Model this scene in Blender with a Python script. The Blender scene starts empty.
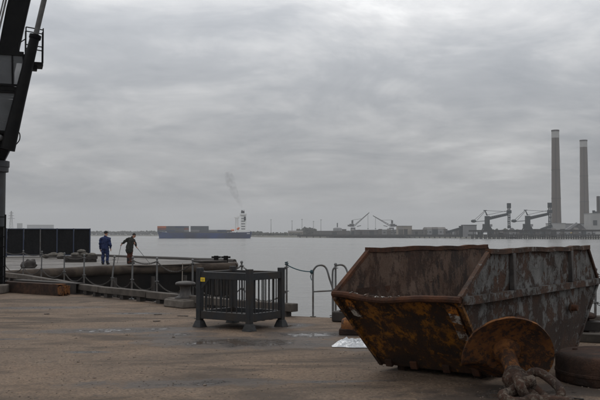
import bpy, bmesh, math, random
from mathutils import Vector, Matrix, noise
R = math.radians
C = bpy.context.scene.collection
SC = bpy.context.scene
WATER_Z = -4.4

# ------------------------------------------------------------------ camera
EYE, FPX = 1.65, 824.0
PITCH = math.atan(34 / FPX)
cam_d = bpy.data.cameras.new('camera'); cam = bpy.data.objects.new('camera', cam_d); C.objects.link(cam)
cam_d.sensor_width = 36; cam_d.lens = 36 * FPX / 600
cam_d.clip_start = 0.1; cam_d.clip_end = 30000
cam.location = (0, 0, EYE); cam.rotation_euler = (R(90) + PITCH, 0, 0)
SC.camera = cam
SC.render.resolution_x, SC.render.resolution_y = 1024, 683

# ------------------------------------------------------------------ world: overcast sky
W = bpy.data.worlds.new('World'); SC.world = W; W.use_nodes = True
nt = W.node_tree; nt.nodes.clear()
def wn(t, **k):
    n = nt.nodes.new(t)
    for a, b in k.items(): setattr(n, a, b)
    return n
def wl(a, b): nt.links.new(a, b)
SUN_EL, SUN_AZ = R(48), R(-25)            # azimuth measured from +Y towards +X
sky = wn('ShaderNodeTexSky', sky_type='NISHITA', sun_disc=False)
sky.sun_elevation = SUN_EL; sky.sun_rotation = SUN_AZ; sky.dust_density = 3
tc = wn('ShaderNodeTexCoord')
sep = wn('ShaderNodeSeparateXYZ'); wl(tc.outputs['Generated'], sep.inputs[0])
mz = wn('ShaderNodeMath', operation='MAXIMUM'); wl(sep.outputs['Z'], mz.inputs[0]); mz.inputs[1].default_value = 0.0
az = wn('ShaderNodeMath', operation='ADD'); wl(mz.outputs[0], az.inputs[0]); az.inputs[1].default_value = 0.20
dx = wn('ShaderNodeMath', operation='DIVIDE'); wl(sep.outputs['X'], dx.inputs[0]); wl(az.outputs[0], dx.inputs[1])
dy = wn('ShaderNodeMath', operation='DIVIDE'); wl(sep.outputs['Y'], dy.inputs[0]); wl(az.outputs[0], dy.inputs[1])
cp = wn('ShaderNodeCombineXYZ'); wl(dx.outputs[0], cp.inputs[0]); wl(dy.outputs[0], cp.inputs[1])
def wnoise(scale, detail, rough, dist, loc, stretch=(1, 1, 1), rot=0):
    m = wn('ShaderNodeMapping'); wl(cp.outputs[0], m.inputs[0])
    m.inputs['Location'].default_value = loc; m.inputs['Scale'].default_value = stretch; m.inputs['Rotation'].default_value = (0, 0, rot)
    n = wn('ShaderNodeTexNoise'); wl(m.outputs[0], n.inputs['Vector'])
    n.inputs['Scale'].default_value = scale; n.inputs['Detail'].default_value = detail
    n.inputs['Roughness'].default_value = rough; n.inputs['Distortion'].default_value = dist
    return n.outputs[0]
big = wnoise(0.85, 5, 0.5, 0.7, (19.1, -18.1, 0), (0.85, 0.8, 1), R(-35))
mid = wnoise(2.8, 9, 0.62, 0.8, (14.3, -8.4, 4), (0.65, 0.75, 1), R(-22))
fin = wnoise(9.0, 6, 0.6, 0.3, (1.0, 9.0, 2), (0.65, 0.8, 1), R(-14))
def wm(op, a, b):
    n = wn('ShaderNodeMath', operation=op)
    for i, v in enumerate((a, b)):
        if isinstance(v, (int, float)): n.inputs[i].default_value = v
        else: wl(v, n.inputs[i])
    return n.outputs[0]
mixv = wm('ADD', wm('ADD', wm('MULTIPLY', big, 0.58), wm('MULTIPLY', mid, 0.30)), wm('MULTIPLY', fin, 0.12))
cr = wn('ShaderNodeValToRGB'); wl(mixv, cr.inputs[0])
e = cr.color_ramp.elements
e[0].position = 0.37; e[0].color = (0.225, 0.24, 0.262, 1)
e[1].position = 0.62; e[1].color = (0.56, 0.563, 0.565, 1)
x = cr.color_ramp.elements.new(0.47); x.color = (0.30, 0.312, 0.33, 1)
x = cr.color_ramp.elements.new(0.55); x.color = (0.41, 0.416, 0.425, 1)
# towards the horizon the layers merge into an even grey
hz = wn('ShaderNodeMapRange'); wl(sep.outputs['Z'], hz.inputs[0]); hz.inputs[1].default_value = 0.0; hz.inputs[2].default_value = 0.06
mx = wn('ShaderNodeMix', data_type='RGBA'); wl(hz.outputs[0], mx.inputs['Factor'])
mx.inputs['A'].default_value = (0.272, 0.278, 0.286, 1); wl(cr.outputs[0], mx.inputs['B'])
# an overcast sky is brighter overhead than at the horizon
zen = wn('ShaderNodeMapRange', interpolation_type='SMOOTHSTEP'); wl(mz.outputs[0], zen.inputs[0])
for i_, v_ in enumerate((0.0, 0.42, 0.82, 2.6)): zen.inputs[i_ + 1].default_value = v_
mg = wn('ShaderNodeVectorMath', operation='SCALE'); wl(mx.outputs['Result'], mg.inputs[0]); wl(zen.outputs[0], mg.inputs['Scale'])
bg1 = wn('ShaderNodeBackground'); wl(sky.outputs[0], bg1.inputs[0]); bg1.inputs[1].default_value = 0.05
bg2 = wn('ShaderNodeBackground'); wl(mg.outputs[0], bg2.inputs[0]); bg2.inputs[1].default_value = 1.0
ms = wn('ShaderNodeMixShader'); ms.inputs[0].default_value = 0.96
wl(bg1.outputs[0], ms.inputs[1]); wl(bg2.outputs[0], ms.inputs[2])
wo = wn('ShaderNodeOutputWorld'); wl(ms.outputs[0], wo.inputs['Surface'])

sun_d = bpy.data.lights.new('sun', 'SUN'); sun_d.energy = 0.5; sun_d.angle = R(25); sun_d.color = (1, 0.96, 0.9)
sun = bpy.data.objects.new('sun', sun_d); C.objects.link(sun)
sd = Vector((math.sin(SUN_AZ) * math.cos(SUN_EL), math.cos(SUN_AZ) * math.cos(SUN_EL), math.sin(SUN_EL)))
sun.rotation_euler = (-sd).to_track_quat('-Z', 'Y').to_euler(); sun.location = (0, 0, 50)
SC.view_settings.view_transform = 'Standard'; SC.view_settings.look = 'None'
SC.view_settings.exposure = 0.0; SC.view_settings.gamma = 1.0; SC.view_settings.use_curve_mapping = False
SC.cycles.use_denoising = True
SC.cycles.volume_bounces = 2

# ------------------------------------------------------------------ materials
def nodes_of(name):
    m = bpy.data.materials.new(name); m.use_nodes = True
    t = m.node_tree; b = t.nodes['Principled BSDF']
    return m, t, b
class NT:
    def __init__(s, t):
        s.t = t; s.tc = t.nodes.new('ShaderNodeTexCoord')
    def n(s, ty, **k):
        x = s.t.nodes.new(ty)
        for a, b in k.items(): setattr(x, a, b)
        return x
    def l(s, a, b): s.t.links.new(a, b)
    def noise(s, scale, detail=5, rough=0.55, dist=0.0, stretch=(1, 1, 1), rot=(0, 0, 0), loc=(0, 0, 0), coord='Object'):
        m = s.n('ShaderNodeMapping'); s.l(s.tc.outputs[coord], m.inputs[0])
        m.inputs['Scale'].default_value = stretch; m.inputs['Rotation'].default_value = rot; m.inputs['Location'].default_value = loc
        x = s.n('ShaderNodeTexNoise'); s.l(m.outputs[0], x.inputs['Vector'])
        x.inputs['Scale'].default_value = scale; x.inputs['Detail'].default_value = detail
        x.inputs['Roughness'].default_value = rough; x.inputs['Distortion'].default_value = dist
        return x.outputs[0]
    def ramp(s, v, stops):
        r = s.n('ShaderNodeValToRGB'); s.l(v, r.inputs[0]); el = r.color_ramp.elements
        while len(el) < len(stops): el.new(0.5)
        for e_, (p, c) in zip(el, stops):
            e_.position = p; e_.color = (c, c, c, 1) if isinstance(c, (int, float)) else (*c, 1)
        return r.outputs[0]
    def mix(s, f, a, b):
        x = s.n('ShaderNodeMix', data_type='RGBA')
        for nm, v in (('Factor', f), ('A', a), ('B', b)):
            if isinstance(v, (int, float)): x.inputs[nm].default_value = v
            elif isinstance(v, tuple): x.inputs[nm].default_value = (*v, 1)
            else: s.l(v, x.inputs[nm])
        return x.outputs['Result']
    def math(s, op, a, b=0.0, clamp=False):
        x = s.n('ShaderNodeMath', operation=op, use_clamp=clamp)
        for i, v in enumerate((a, b)):
            if isinstance(v, (int, float)): x.inputs[i].default_value = v
            else: s.l(v, x.inputs[i])
        return x.outputs[0]
    def bump(s, b, h, strength=0.3, dist=0.02):
        x = s.n('ShaderNodeBump'); s.l(h, x.inputs['Height']); x.inputs['Strength'].default_value = strength; x.inputs['Distance'].default_value = dist
        s.l(x.outputs[0], b.inputs['Normal'])
def setin(b, **k):
    for a, v in k.items():
        b.inputs[a.replace('_', ' ')].default_value = v

def worn(name, c1, c2, scale=6, lo=0.4, hi=0.6, rough=0.6, metal=0.0, bump=0.25, dirt=None, stretch=(1, 1, 1), bdist=0.01, spec=0.3):
    """two-tone weathered surface with fine grain, stains and relief"""
    m, t, b = nodes_of(name); g = NT(t)
    n1 = g.noise(scale, 8, 0.62, 0.4, stretch)
    n2 = g.noise(scale * 7, 5, 0.6, 0, stretch, loc=(3, 1, 7))
    col = g.mix(g.ramp(n1, [(lo, 0.0), (hi, 1.0)]), c1, c2)
    if dirt:
        n3 = g.noise(scale * 0.45, 7, 0.65, 0.6, loc=(9, 4, 2))
        col = g.mix(g.ramp(n3, [(0.45, 0.0), (0.62, 0.85)]), col, dirt)
    col = g.mix(g.ramp(n2, [(0.3, 0.45), (0.7, 0.0)]), col, tuple(0.45 * q for q in c1))
    g.l(col, b.inputs['Base Color'])
    g.l(g.ramp(n2, [(0.3, max(0, rough - 0.12)), (0.7, min(1, rough + 0.12))]), b.inputs['Roughness'])
    b.inputs['Metallic'].default_value = metal; b.inputs['Specular IOR Level'].default_value = spec
    g.bump(b, g.math('ADD', n1, g.math('MULTIPLY', n2, 0.5)), bump, bdist)
    return m

def painted_rust(name, paint, paint2, rust, rust2, amount, scale=3.0, stretch=(1, 1, 1), scrape=(1, 1, 1), rough=0.6, seams=()):
    """old paint broken by rust patches, runs and scrapes"""
    m, t, b = nodes_of(name); g = NT(t)
    big_ = g.noise(scale, 9, 0.65, 0.7, stretch)
    run = g.noise(scale * 3.2, 7, 0.65, 0.5, scrape, loc=(2, 5, 1))
    fine = g.noise(scale * 14, 6, 0.65, 0.0, loc=(7, 7, 1))
    pn = g.noise(scale * 1.7, 6, 0.6, 0.3, loc=(4, 8, 3))
    v = g.math('ADD', g.math('ADD', g.math('MULTIPLY', big_, 0.5), g.math('MULTIPLY', run, 0.38)), g.math('MULTIPLY', fine, 0.16))
    if seams:      # paint is rubbed away along the rails and near the ground
        zc = g.n('ShaderNodeSeparateXYZ'); g.l(g.tc.outputs['Object'], zc.inputs[0])
        for z0, wd, am in seams:
            dz_ = g.math('ABSOLUTE', g.math('SUBTRACT', zc.outputs[2], z0))
            v = g.math('SUBTRACT', v, g.math('MULTIPLY', g.math('SUBTRACT', 1.0, g.math('DIVIDE', dz_, wd), True), am))
    mask = g.ramp(v, [(amount - 0.035, 0.0), (amount + 0.02, 1.0)])
    pc = g.mix(g.ramp(pn, [(0.35, 0.0), (0.65, 1.0)]), paint, paint2)
    rc = g.mix(g.ramp(fine, [(0.35, 0.0), (0.62, 1.0)]), rust, rust2)
    rc = g.mix(g.ramp(g.noise(scale * 0.8, 5, 0.6, loc=(1, 1, 9)), [(0.42, 0.0), (0.6, 0.7)]), rc, (0.022, 0.018, 0.016))
    g.l(g.mix(mask, rc, pc), b.inputs['Base Color'])
    g.l(g.ramp(mask, [(0, 0.85), (1, rough)]), b.inputs['Roughness']); b.inputs['Specular IOR Level'].default_value = 0.25
    g.bump(b, g.math('ADD', g.math('MULTIPLY', mask, 0.6), g.math('ADD', fine, run)), 0.6, 0.018)
    return m

def plain(name, col, rough=0.7, var=0.25, scale=3.0, metal=0.0):
    m, t, b = nodes_of(name); g = NT(t)
    n1 = g.noise(scale, 6, 0.6)
    g.l(g.mix(g.ramp(n1, [(0.3, 0.0), (0.7, 1.0)]), tuple(q * (1 - var) for q in col), tuple(min(1, q * (1 + var)) for q in col)), b.inputs['Base Color'])
    setin(b, Roughness=rough, Metallic=metal)
    return m

M = {}
M['rust'] = worn('rust_brown', (0.10, 0.042, 0.022), (0.055, 0.028, 0.02), 5, rough=0.88, bump=0.8, dirt=(0.03, 0.022, 0.018), bdist=0.03, spec=0.15)
M['rust_orange'] = painted_rust('rust_orange', (0.20, 0.080, 0.022), (0.115, 0.046, 0.018), (0.035, 0.021, 0.015), (0.075, 0.034, 0.018), 0.512, 5.5, scrape=(1, 1, 1), rough=0.9)
M['rust_dark'] = worn('rust_dark', (0.040, 0.025, 0.019), (0.075, 0.041, 0.028), 7, rough=0.9, bump=0.8, dirt=(0.022, 0.017, 0.015), bdist=0.03, spec=0.15)
M['skip_yellow'] = painted_rust('skip_yellow_paint', (0.31, 0.128, 0.013), (0.13, 0.056, 0.013), (0.030, 0.018, 0.012), (0.075, 0.034, 0.016), 0.545, 3.8, scrape=(1.2, 1.4, 0.6), seams=((0.1, .35, .05), (0.96, .07, .06)))
M['skip_grey'] = painted_rust('skip_grey_paint', (0.148, 0.147, 0.142), (0.066, 0.064, 0.06), (0.038, 0.024, 0.018), (0.08, 0.041, 0.025), 0.515, 3.4, scrape=(1.2, 1.2, 0.75), seams=((0.1, .75, .085), (0.93, .10, .05), (1.45, .10, .06)))
M['skip_inside'] = painted_rust('skip_inside_rust', (0.118, 0.078, 0.058), (0.082, 0.048, 0.032), (0.062, 0.031, 0.02), (0.036, 0.022, 0.016), 0.525, 2.6, scrape=(1.2, 1.2, 0.5), rough=0.85)
M['rim'] = painted_rust('skip_rim_steel', (0.15, 0.145, 0.14), (0.10, 0.07, 0.05), (0.055, 0.03, 0.02), (0.09, 0.045, 0.025), 0.58, 5)
M['hazard_white'] = painted_rust('reflector_white', (0.55, 0.54, 0.5), (0.4, 0.38, 0.34), (0.10, 0.06, 0.04), (0.14, 0.08, 0.05), 0.54, 7)
M['hazard_orange'] = painted_rust('reflector_orange', (0.55, 0.2, 0.02), (0.42, 0.15, 0.02), (0.10, 0.05, 0.02), (0.12, 0.06, 0.03), 0.54, 7)
M['cage'] = worn('cage_grey_paint', (0.026, 0.028, 0.031), (0.035, 0.036, 0.038), 8, rough=0.5, bump=0.12, dirt=(0.046, 0.036, 0.028), spec=0.2)
M['cage_foot'] = worn('cage_foot_steel', (0.055, 0.056, 0.057), (0.036, 0.035, 0.034), 9, rough=0.7, spec=0.15)
M['galv'] = worn('galvanised_steel', (0.17, 0.172, 0.172), (0.11, 0.11, 0.11), 10, rough=0.5, metal=0.2, bump=0.1, dirt=(0.09, 0.07, 0.055))
M['chain'] = worn('chain_steel', (0.075, 0.068, 0.062), (0.045, 0.038, 0.033), 12, rough=0.65, metal=0.3)
M['concrete'] = worn('old_concrete', (0.19, 0.165, 0.14), (0.13, 0.112, 0.096), 4, rough=0.85, bump=0.35, dirt=(0.075, 0.062, 0.052))
M['timber'] = worn('old_timber', (0.115, 0.098, 0.082), (0.075, 0.063, 0.054), 5, rough=0.85, bump=0.4, dirt=(0.045, 0.038, 0.032), stretch=(1, 1, 1))
M['timber_dark'] = worn('tarred_timber', (0.035, 0.03, 0.027), (0.055, 0.046, 0.04), 5, rough=0.75, bump=0.4)
M['iron'] = worn('bollard_iron', (0.05, 0.046, 0.045), (0.085, 0.075, 0.068), 7, rough=0.6, bump=0.25, dirt=(0.03, 0.026, 0.024))
M['hull'] = worn('barge_hull', (0.008, 0.0075, 0.0075), (0.014, 0.012, 0.011), 1.4, rough=0.8, bump=0.3, dirt=(0.022, 0.016, 0.012), spec=0.1)
M['gunwale'] = worn('barge_gunwale', (0.085, 0.064, 0.048), (0.048, 0.037, 0.03), 1.8, rough=0.85, bump=0.5, dirt=(0.028, 0.02, 0.015), bdist=.03, spec=.15)
M['deck'] = worn('barge_deck', (0.15, 0.135, 0.12), (0.085, 0.075, 0.066), 0.9, rough=0.55, bump=0.4, dirt=(0.045, 0.037, 0.031), bdist=.02)
M['net'] = worn('dark_netting', (0.010, 0.0103, 0.011), (0.017, 0.017, 0.018), 9, rough=0.85, bump=0.3, bdist=0.03, spec=0.1)
M['post_blue'] = worn('blue_post', (0.04, 0.055, 0.1), (0.055, 0.065, 0.09), 6, rough=0.6)
M['black'] = worn('crane_black_paint', (0.005, 0.005, 0.0055), (0.009, 0.0085, 0.0085), 4, rough=0.5, bump=0.1, spec=0.08)
M['crane_grey'] = worn('crane_grey_paint', (0.040, 0.044, 0.05), (0.055, 0.058, 0.064), 4, rough=0.5, bump=0.12, dirt=(0.045, 0.042, 0.04))
M['chrome'] = worn('ram_rod_steel', (0.10, 0.10, 0.095), (0.065, 0.063, 0.06), 5, rough=0.45, bump=0.05)
M['sack'] = worn('pale_sack', (0.15, 0.135, 0.115), (0.09, 0.08, 0.068), 4, rough=0.9, bump=0.5)
M['rope'] = worn('old_rope', (0.12, 0.10, 0.08), (0.08, 0.065, 0.05), 20, rough=0.9)
M['rope_teal'] = worn('teal_rope', (0.03, 0.085, 0.105), (0.045, 0.07, 0.08), 20, rough=0.8)
M['yellow'] = plain('yellow_tag', (0.75, 0.52, 0.02), 0.5, 0.08)
M['tagprint'] = plain('tag_print', (0.12, 0.09, 0.03), 0.6, 0.1)
M['stone'] = plain('grit', (0.13, 0.10, 0.078), 0.9, 0.8, 18)
M['crust'] = painted_rust('crusted_iron', (0.15, 0.125, 0.10), (0.09, 0.062, 0.045), (0.035, 0.021, 0.016), (0.07, 0.034, 0.02), 0.545, 9, rough=0.9)
# far bank
M['smokestack'] = worn('chimney_concrete', (0.125, 0.103, 0.087), (0.088, 0.073, 0.062), 0.03, 0.3, 0.7, rough=0.9, bump=0.0, stretch=(1, 1, 0.25))
M['stack_white'] = plain('chimney_band', (0.30, 0.295, 0.285), 0.8, 0.12, 0.1)
M['stack_dark'] = plain('chimney_rim', (0.04, 0.035, 0.033), 0.8, 0.1, 0.1)
M['far_crane'] = plain('unloader_steel', (0.022, 0.030, 0.034), 0.8, 0.2, 0.1)
M['far_crane2'] = plain('quay_crane_steel', (0.06, 0.06, 0.062), 0.7, 0.2, 0.1)
M['far_dark'] = plain('jetty_timber', (0.02, 0.0195, 0.019), 0.9, 0.3, 0.08)
M['far_clad'] = plain('grey_cladding', (0.20, 0.20, 0.205), 0.8, 0.15, 0.05)
M['far_clad2'] = plain('pale_cladding', (0.30, 0.297, 0.29), 0.8, 0.12, 0.05)
M['far_brown'] = plain('brown_cladding', (0.075, 0.067, 0.06), 0.8, 0.2, 0.05)
M['far_tan'] = plain('tan_cladding', (0.20, 0.17, 0.135), 0.8, 0.2, 0.05)
M['far_glass'] = plain('far_window', (0.03, 0.035, 0.04), 0.3, 0.1, 0.05)
M['coal'] = plain('coal', (0.03, 0.028, 0.028), 0.95, 0.4, 0.2)
M['far_yellow'] = plain('yellow_plant', (0.38, 0.25, 0.04), 0.7, 0.1, 0.1)
M['leaf'] = plain('far_foliage', (0.03, 0.035, 0.022), 0.95, 0.45, 0.05)
M['mast'] = plain('light_mast_steel', (0.12, 0.12, 0.12), 0.7, 0.1, 0.1)
M['ship_blue'] = worn('ship_hull_blue', (0.02, 0.06, 0.22), (0.025, 0.05, 0.14), 0.06, rough=0.6, bump=0.0, dirt=(0.03, 0.032, 0.045))
M['ship_white'] = plain('ship_white', (0.70, 0.70, 0.68), 0.6, 0.08, 0.1)
M['ship_black'] = plain('ship_black', (0.02, 0.02, 0.022), 0.6, 0.1, 0.1)
M['ship_grey'] = plain('ship_hatch_grey', (0.09, 0.095, 0.10), 0.6, 0.2, 0.1)
M['lifeboat'] = plain('lifeboat_orange', (0.6, 0.13, 0.02), 0.5, 0.08, 0.3)
# people
M['skin'] = plain('skin', (0.42, 0.22, 0.15), 0.55, 0.12, 12)
M['overall'] = worn('blue_overall', (0.020, 0.034, 0.105), (0.013, 0.021, 0.062), 7, rough=0.85, bump=0.5)
M['jacket'] = worn('dark_jacket', (0.025, 0.026, 0.022), (0.036, 0.036, 0.03), 7, rough=0.85, bump=0.5)
M['trousers'] = worn('rust_trousers', (0.10, 0.034, 0.02), (0.065, 0.025, 0.017), 7, rough=0.9, bump=0.5)
M['boots'] = worn('black_boots', (0.012, 0.012, 0.012), (0.02, 0.019, 0.018), 9, rough=0.5)
M['hair'] = worn('dark_hair', (0.018, 0.015, 0.013), (0.03, 0.025, 0.02), 20, rough=0.7)
M['cap'] = worn('dark_cap', (0.02, 0.02, 0.022), (0.03, 0.03, 0.03), 12, rough=0.9)

# glass
m, t, b = nodes_of('cab_glass'); g = NT(t)
setin(b, Base_Color=(0.10, 0.105, 0.11, 1), Roughness=0.15, IOR=1.45, Alpha=0.42)
g.l(g.ramp(g.noise(2.0, 5), [(0.3, 0.50), (0.7, 0.72)]), b.inputs['Alpha'])
M['glass'] = m
# plastic sheet
m, t, b = nodes_of('clear_plastic'); g = NT(t)
setin(b, Base_Color=(0.72, 0.74, 0.76, 1), Roughness=0.22, IOR=1.45)
b.inputs['Specular IOR Level'].default_value = 0.7
g.l(g.ramp(g.noise(9, 5, 0.6, 0.6), [(0.3, 0.45), (0.65, 0.85)]), b.inputs['Alpha'])
M['plastic'] = m

# quay surface: rough reddish concrete, oily stains, wet hollows
m, t, b = nodes_of('quay_concrete'); g = NT(t)
n1 = g.noise(0.55, 8, 0.62, 0.5); n2 = g.noise(2.3, 8, 0.65, 0.3, loc=(3, 3, 0)); n3 = g.noise(30, 6, 0.7)
n4 = g.noise(0.9, 6, 0.6, 0.8, stretch=(0.45, 1.2, 1), loc=(11, 5, 0))
n5 = g.noise(55, 4, 0.7); n6 = g.noise(5.5, 9, 0.75, 0.6, loc=(1, 9, 0)); n7 = g.noise(14, 8, 0.75, 0.3, loc=(6, 2, 0))
col = g.mix(g.ramp(n1, [(0.36, 0.0), (0.64, 1.0)]), (0.265, 0.186, 0.128), (0.180, 0.136, 0.104))
col = g.mix(g.ramp(n2, [(0.42, 0.0), (0.66, 0.75)]), col, (0.265, 0.195, 0.140))
col = g.mix(g.ramp(n4, [(0.48, 0.0), (0.62, 0.85)]), col, (0.080, 0.063, 0.050))
col = g.mix(g.ramp(n6, [(0.56, 0.0), (0.70, 0.7)]), col, (0.055, 0.043, 0.035))
col = g.mix(g.ramp(n7, [(0.30, 0.75), (0.52, 0.0)]), col, (0.075, 0.056, 0.043))
col = g.mix(g.ramp(n3, [(0.36, 0.8), (0.58, 0.0)]), col, (0.07, 0.053, 0.042))
col = g.mix(g.ramp(n7, [(0.58, 0.0), (0.75, 0.6)]), col, (0.29, 0.20, 0.135))
col = g.mix(g.ramp(n5, [(0.62, 0.0), (0.76, 0.5)]), col, (0.30, 0.25, 0.21))
# wet hollows: places given as ellipses on the quay, edges broken by noise
pos = g.n('ShaderNodeSeparateXYZ'); g.l(g.tc.outputs['Object'], pos.inputs[0])
wet = None
for (cx, cy, rx, ry, rot, s) in ((-0.9, 12.6, 1.9, 0.75, -0.12, 1), (0.15, 13.5, 0.9, 0.6, 0.1, 1), (-0.1, 14.9, 0.34, 0.5, -0.6, 1), (-3.1, 14.2, 2.0, 0.45, 0.16, .95),
                                 (-2.0, 13.6, 0.7, 0.5, 0.2, .85), (-3.0, 11.6, 0.42, 0.14, -0.1, .9), (1.6, 12.2, 1.2, 0.5, 0.2, .95), (-1.2, 9.2, 1.5, .3, .1, .75), (2.2, 8.6, 1.4, .5, .2, .8), (-4.6, 13.0, 0.5, .13, 0.1, .9), (0.4, 9.3, 0.8, 0.1, .1, .8), (-6.0, 18.5, 1.6, .4, .1, .85), (-3.4, 17.2, .8, .25, 0, .85)):
    px = g.math('SUBTRACT', pos.outputs[0], cx); py = g.math('SUBTRACT', pos.outputs[1], cy)
    ca, sa = math.cos(rot), math.sin(rot)
    ux = g.math('MULTIPLY', g.math('ADD', g.math('MULTIPLY', px, ca), g.math('MULTIPLY', py, sa)), 1 / rx)
    uy = g.math('MULTIPLY', g.math('SUBTRACT', g.math('MULTIPLY', py, ca), g.math('MULTIPLY', px, sa)), 1 / ry)
    d2 = g.math('SQRT', g.math('ADD', g.math('MULTIPLY', ux, ux), g.math('MULTIPLY', uy, uy)))
    v = g.math('MULTIPLY', g.math('SUBTRACT', 1.3, d2, True), s, True)
    wet = v if wet is None else g.math('MAXIMUM', wet, v)
wv = g.math('ADD', wet, g.math('MULTIPLY', g.math('SUBTRACT', n2, 0.5), 1.7))
wv = g.math('ADD', wv, g.math('MULTIPLY', g.math('SUBTRACT', n6, 0.5), 0.9))
damp = g.ramp(wv, [(0.20, 0.0), (0.55, 1.0)])
pool = g.ramp(wv, [(0.80, 0.0), (0.98, 1.0)])
col = g.mix(g.math('MULTIPLY', damp, 0.72), col, (0.062, 0.052, 0.046))
g.l(col, b.inputs['Base Color'])
rg = g.ramp(n3, [(0.3, 0.62), (0.7, 0.9)])
rg = g.mix(g.math('MULTIPLY', damp, 0.8), rg, (0.40, 0.40, 0.40)); rg = g.mix(pool, rg, (0.07, 0.07, 0.07))
g.l(rg, b.inputs['Roughness'])
hgt = g.math('ADD', g.math('ADD', g.math('MULTIPLY', n2, 1.2), g.math('MULTIPLY', n6, 0.55)), g.math('ADD', g.math('MULTIPLY', n3, 0.25), g.math('MULTIPLY', n7, 0.3)))
hgt = g.math('MULTIPLY', hgt, g.math('SUBTRACT', 1.0, g.math('MULTIPLY', pool, 0.97)))
g.bump(b, hgt, 0.8, 0.06)
g.l(g.ramp(pool, [(0, 0.10), (1, 0.5)]), b.inputs['Specular IOR Level'])
M['quay'] = m

# river: grey-brown, short chop
m, t, b = nodes_of('river_water'); g = NT(t)
setin(b, Base_Color=(0.115, 0.112, 0.102, 1), Roughness=0.16, IOR=1.33)
w1 = g.noise(0.9, 4, 0.6, 0.3, (0.45, 1.0, 1)); w2 = g.noise(0.16, 4, 0.6, 0.4, (0.5, 1.0, 1)); w3 = g.noise(4.0, 3, 0.6, 0, (0.5, 1.0, 1))
g.bump(b, g.math('ADD', g.math('ADD', g.math('MULTIPLY', w1, 0.30), g.math('MULTIPLY', w2, 0.9)), g.math('MULTIPLY', w3, 0.10)), 0.9, 0.6)
g.l(g.ramp(g.noise(0.012, 4, 0.6, 0.5, (0.35, 1.0, 1)), [(0.35, 0.13), (0.65, 0.24)]), b.inputs['Roughness'])
M['water'] = m
m, t, b = nodes_of('far_land'); g = NT(t)
g.l(g.mix(g.noise(0.01, 5), (0.05, 0.052, 0.036), (0.10, 0.092, 0.07)), b.inputs['Base Color']); setin(b, Roughness=0.95)
M['land'] = m

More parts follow.
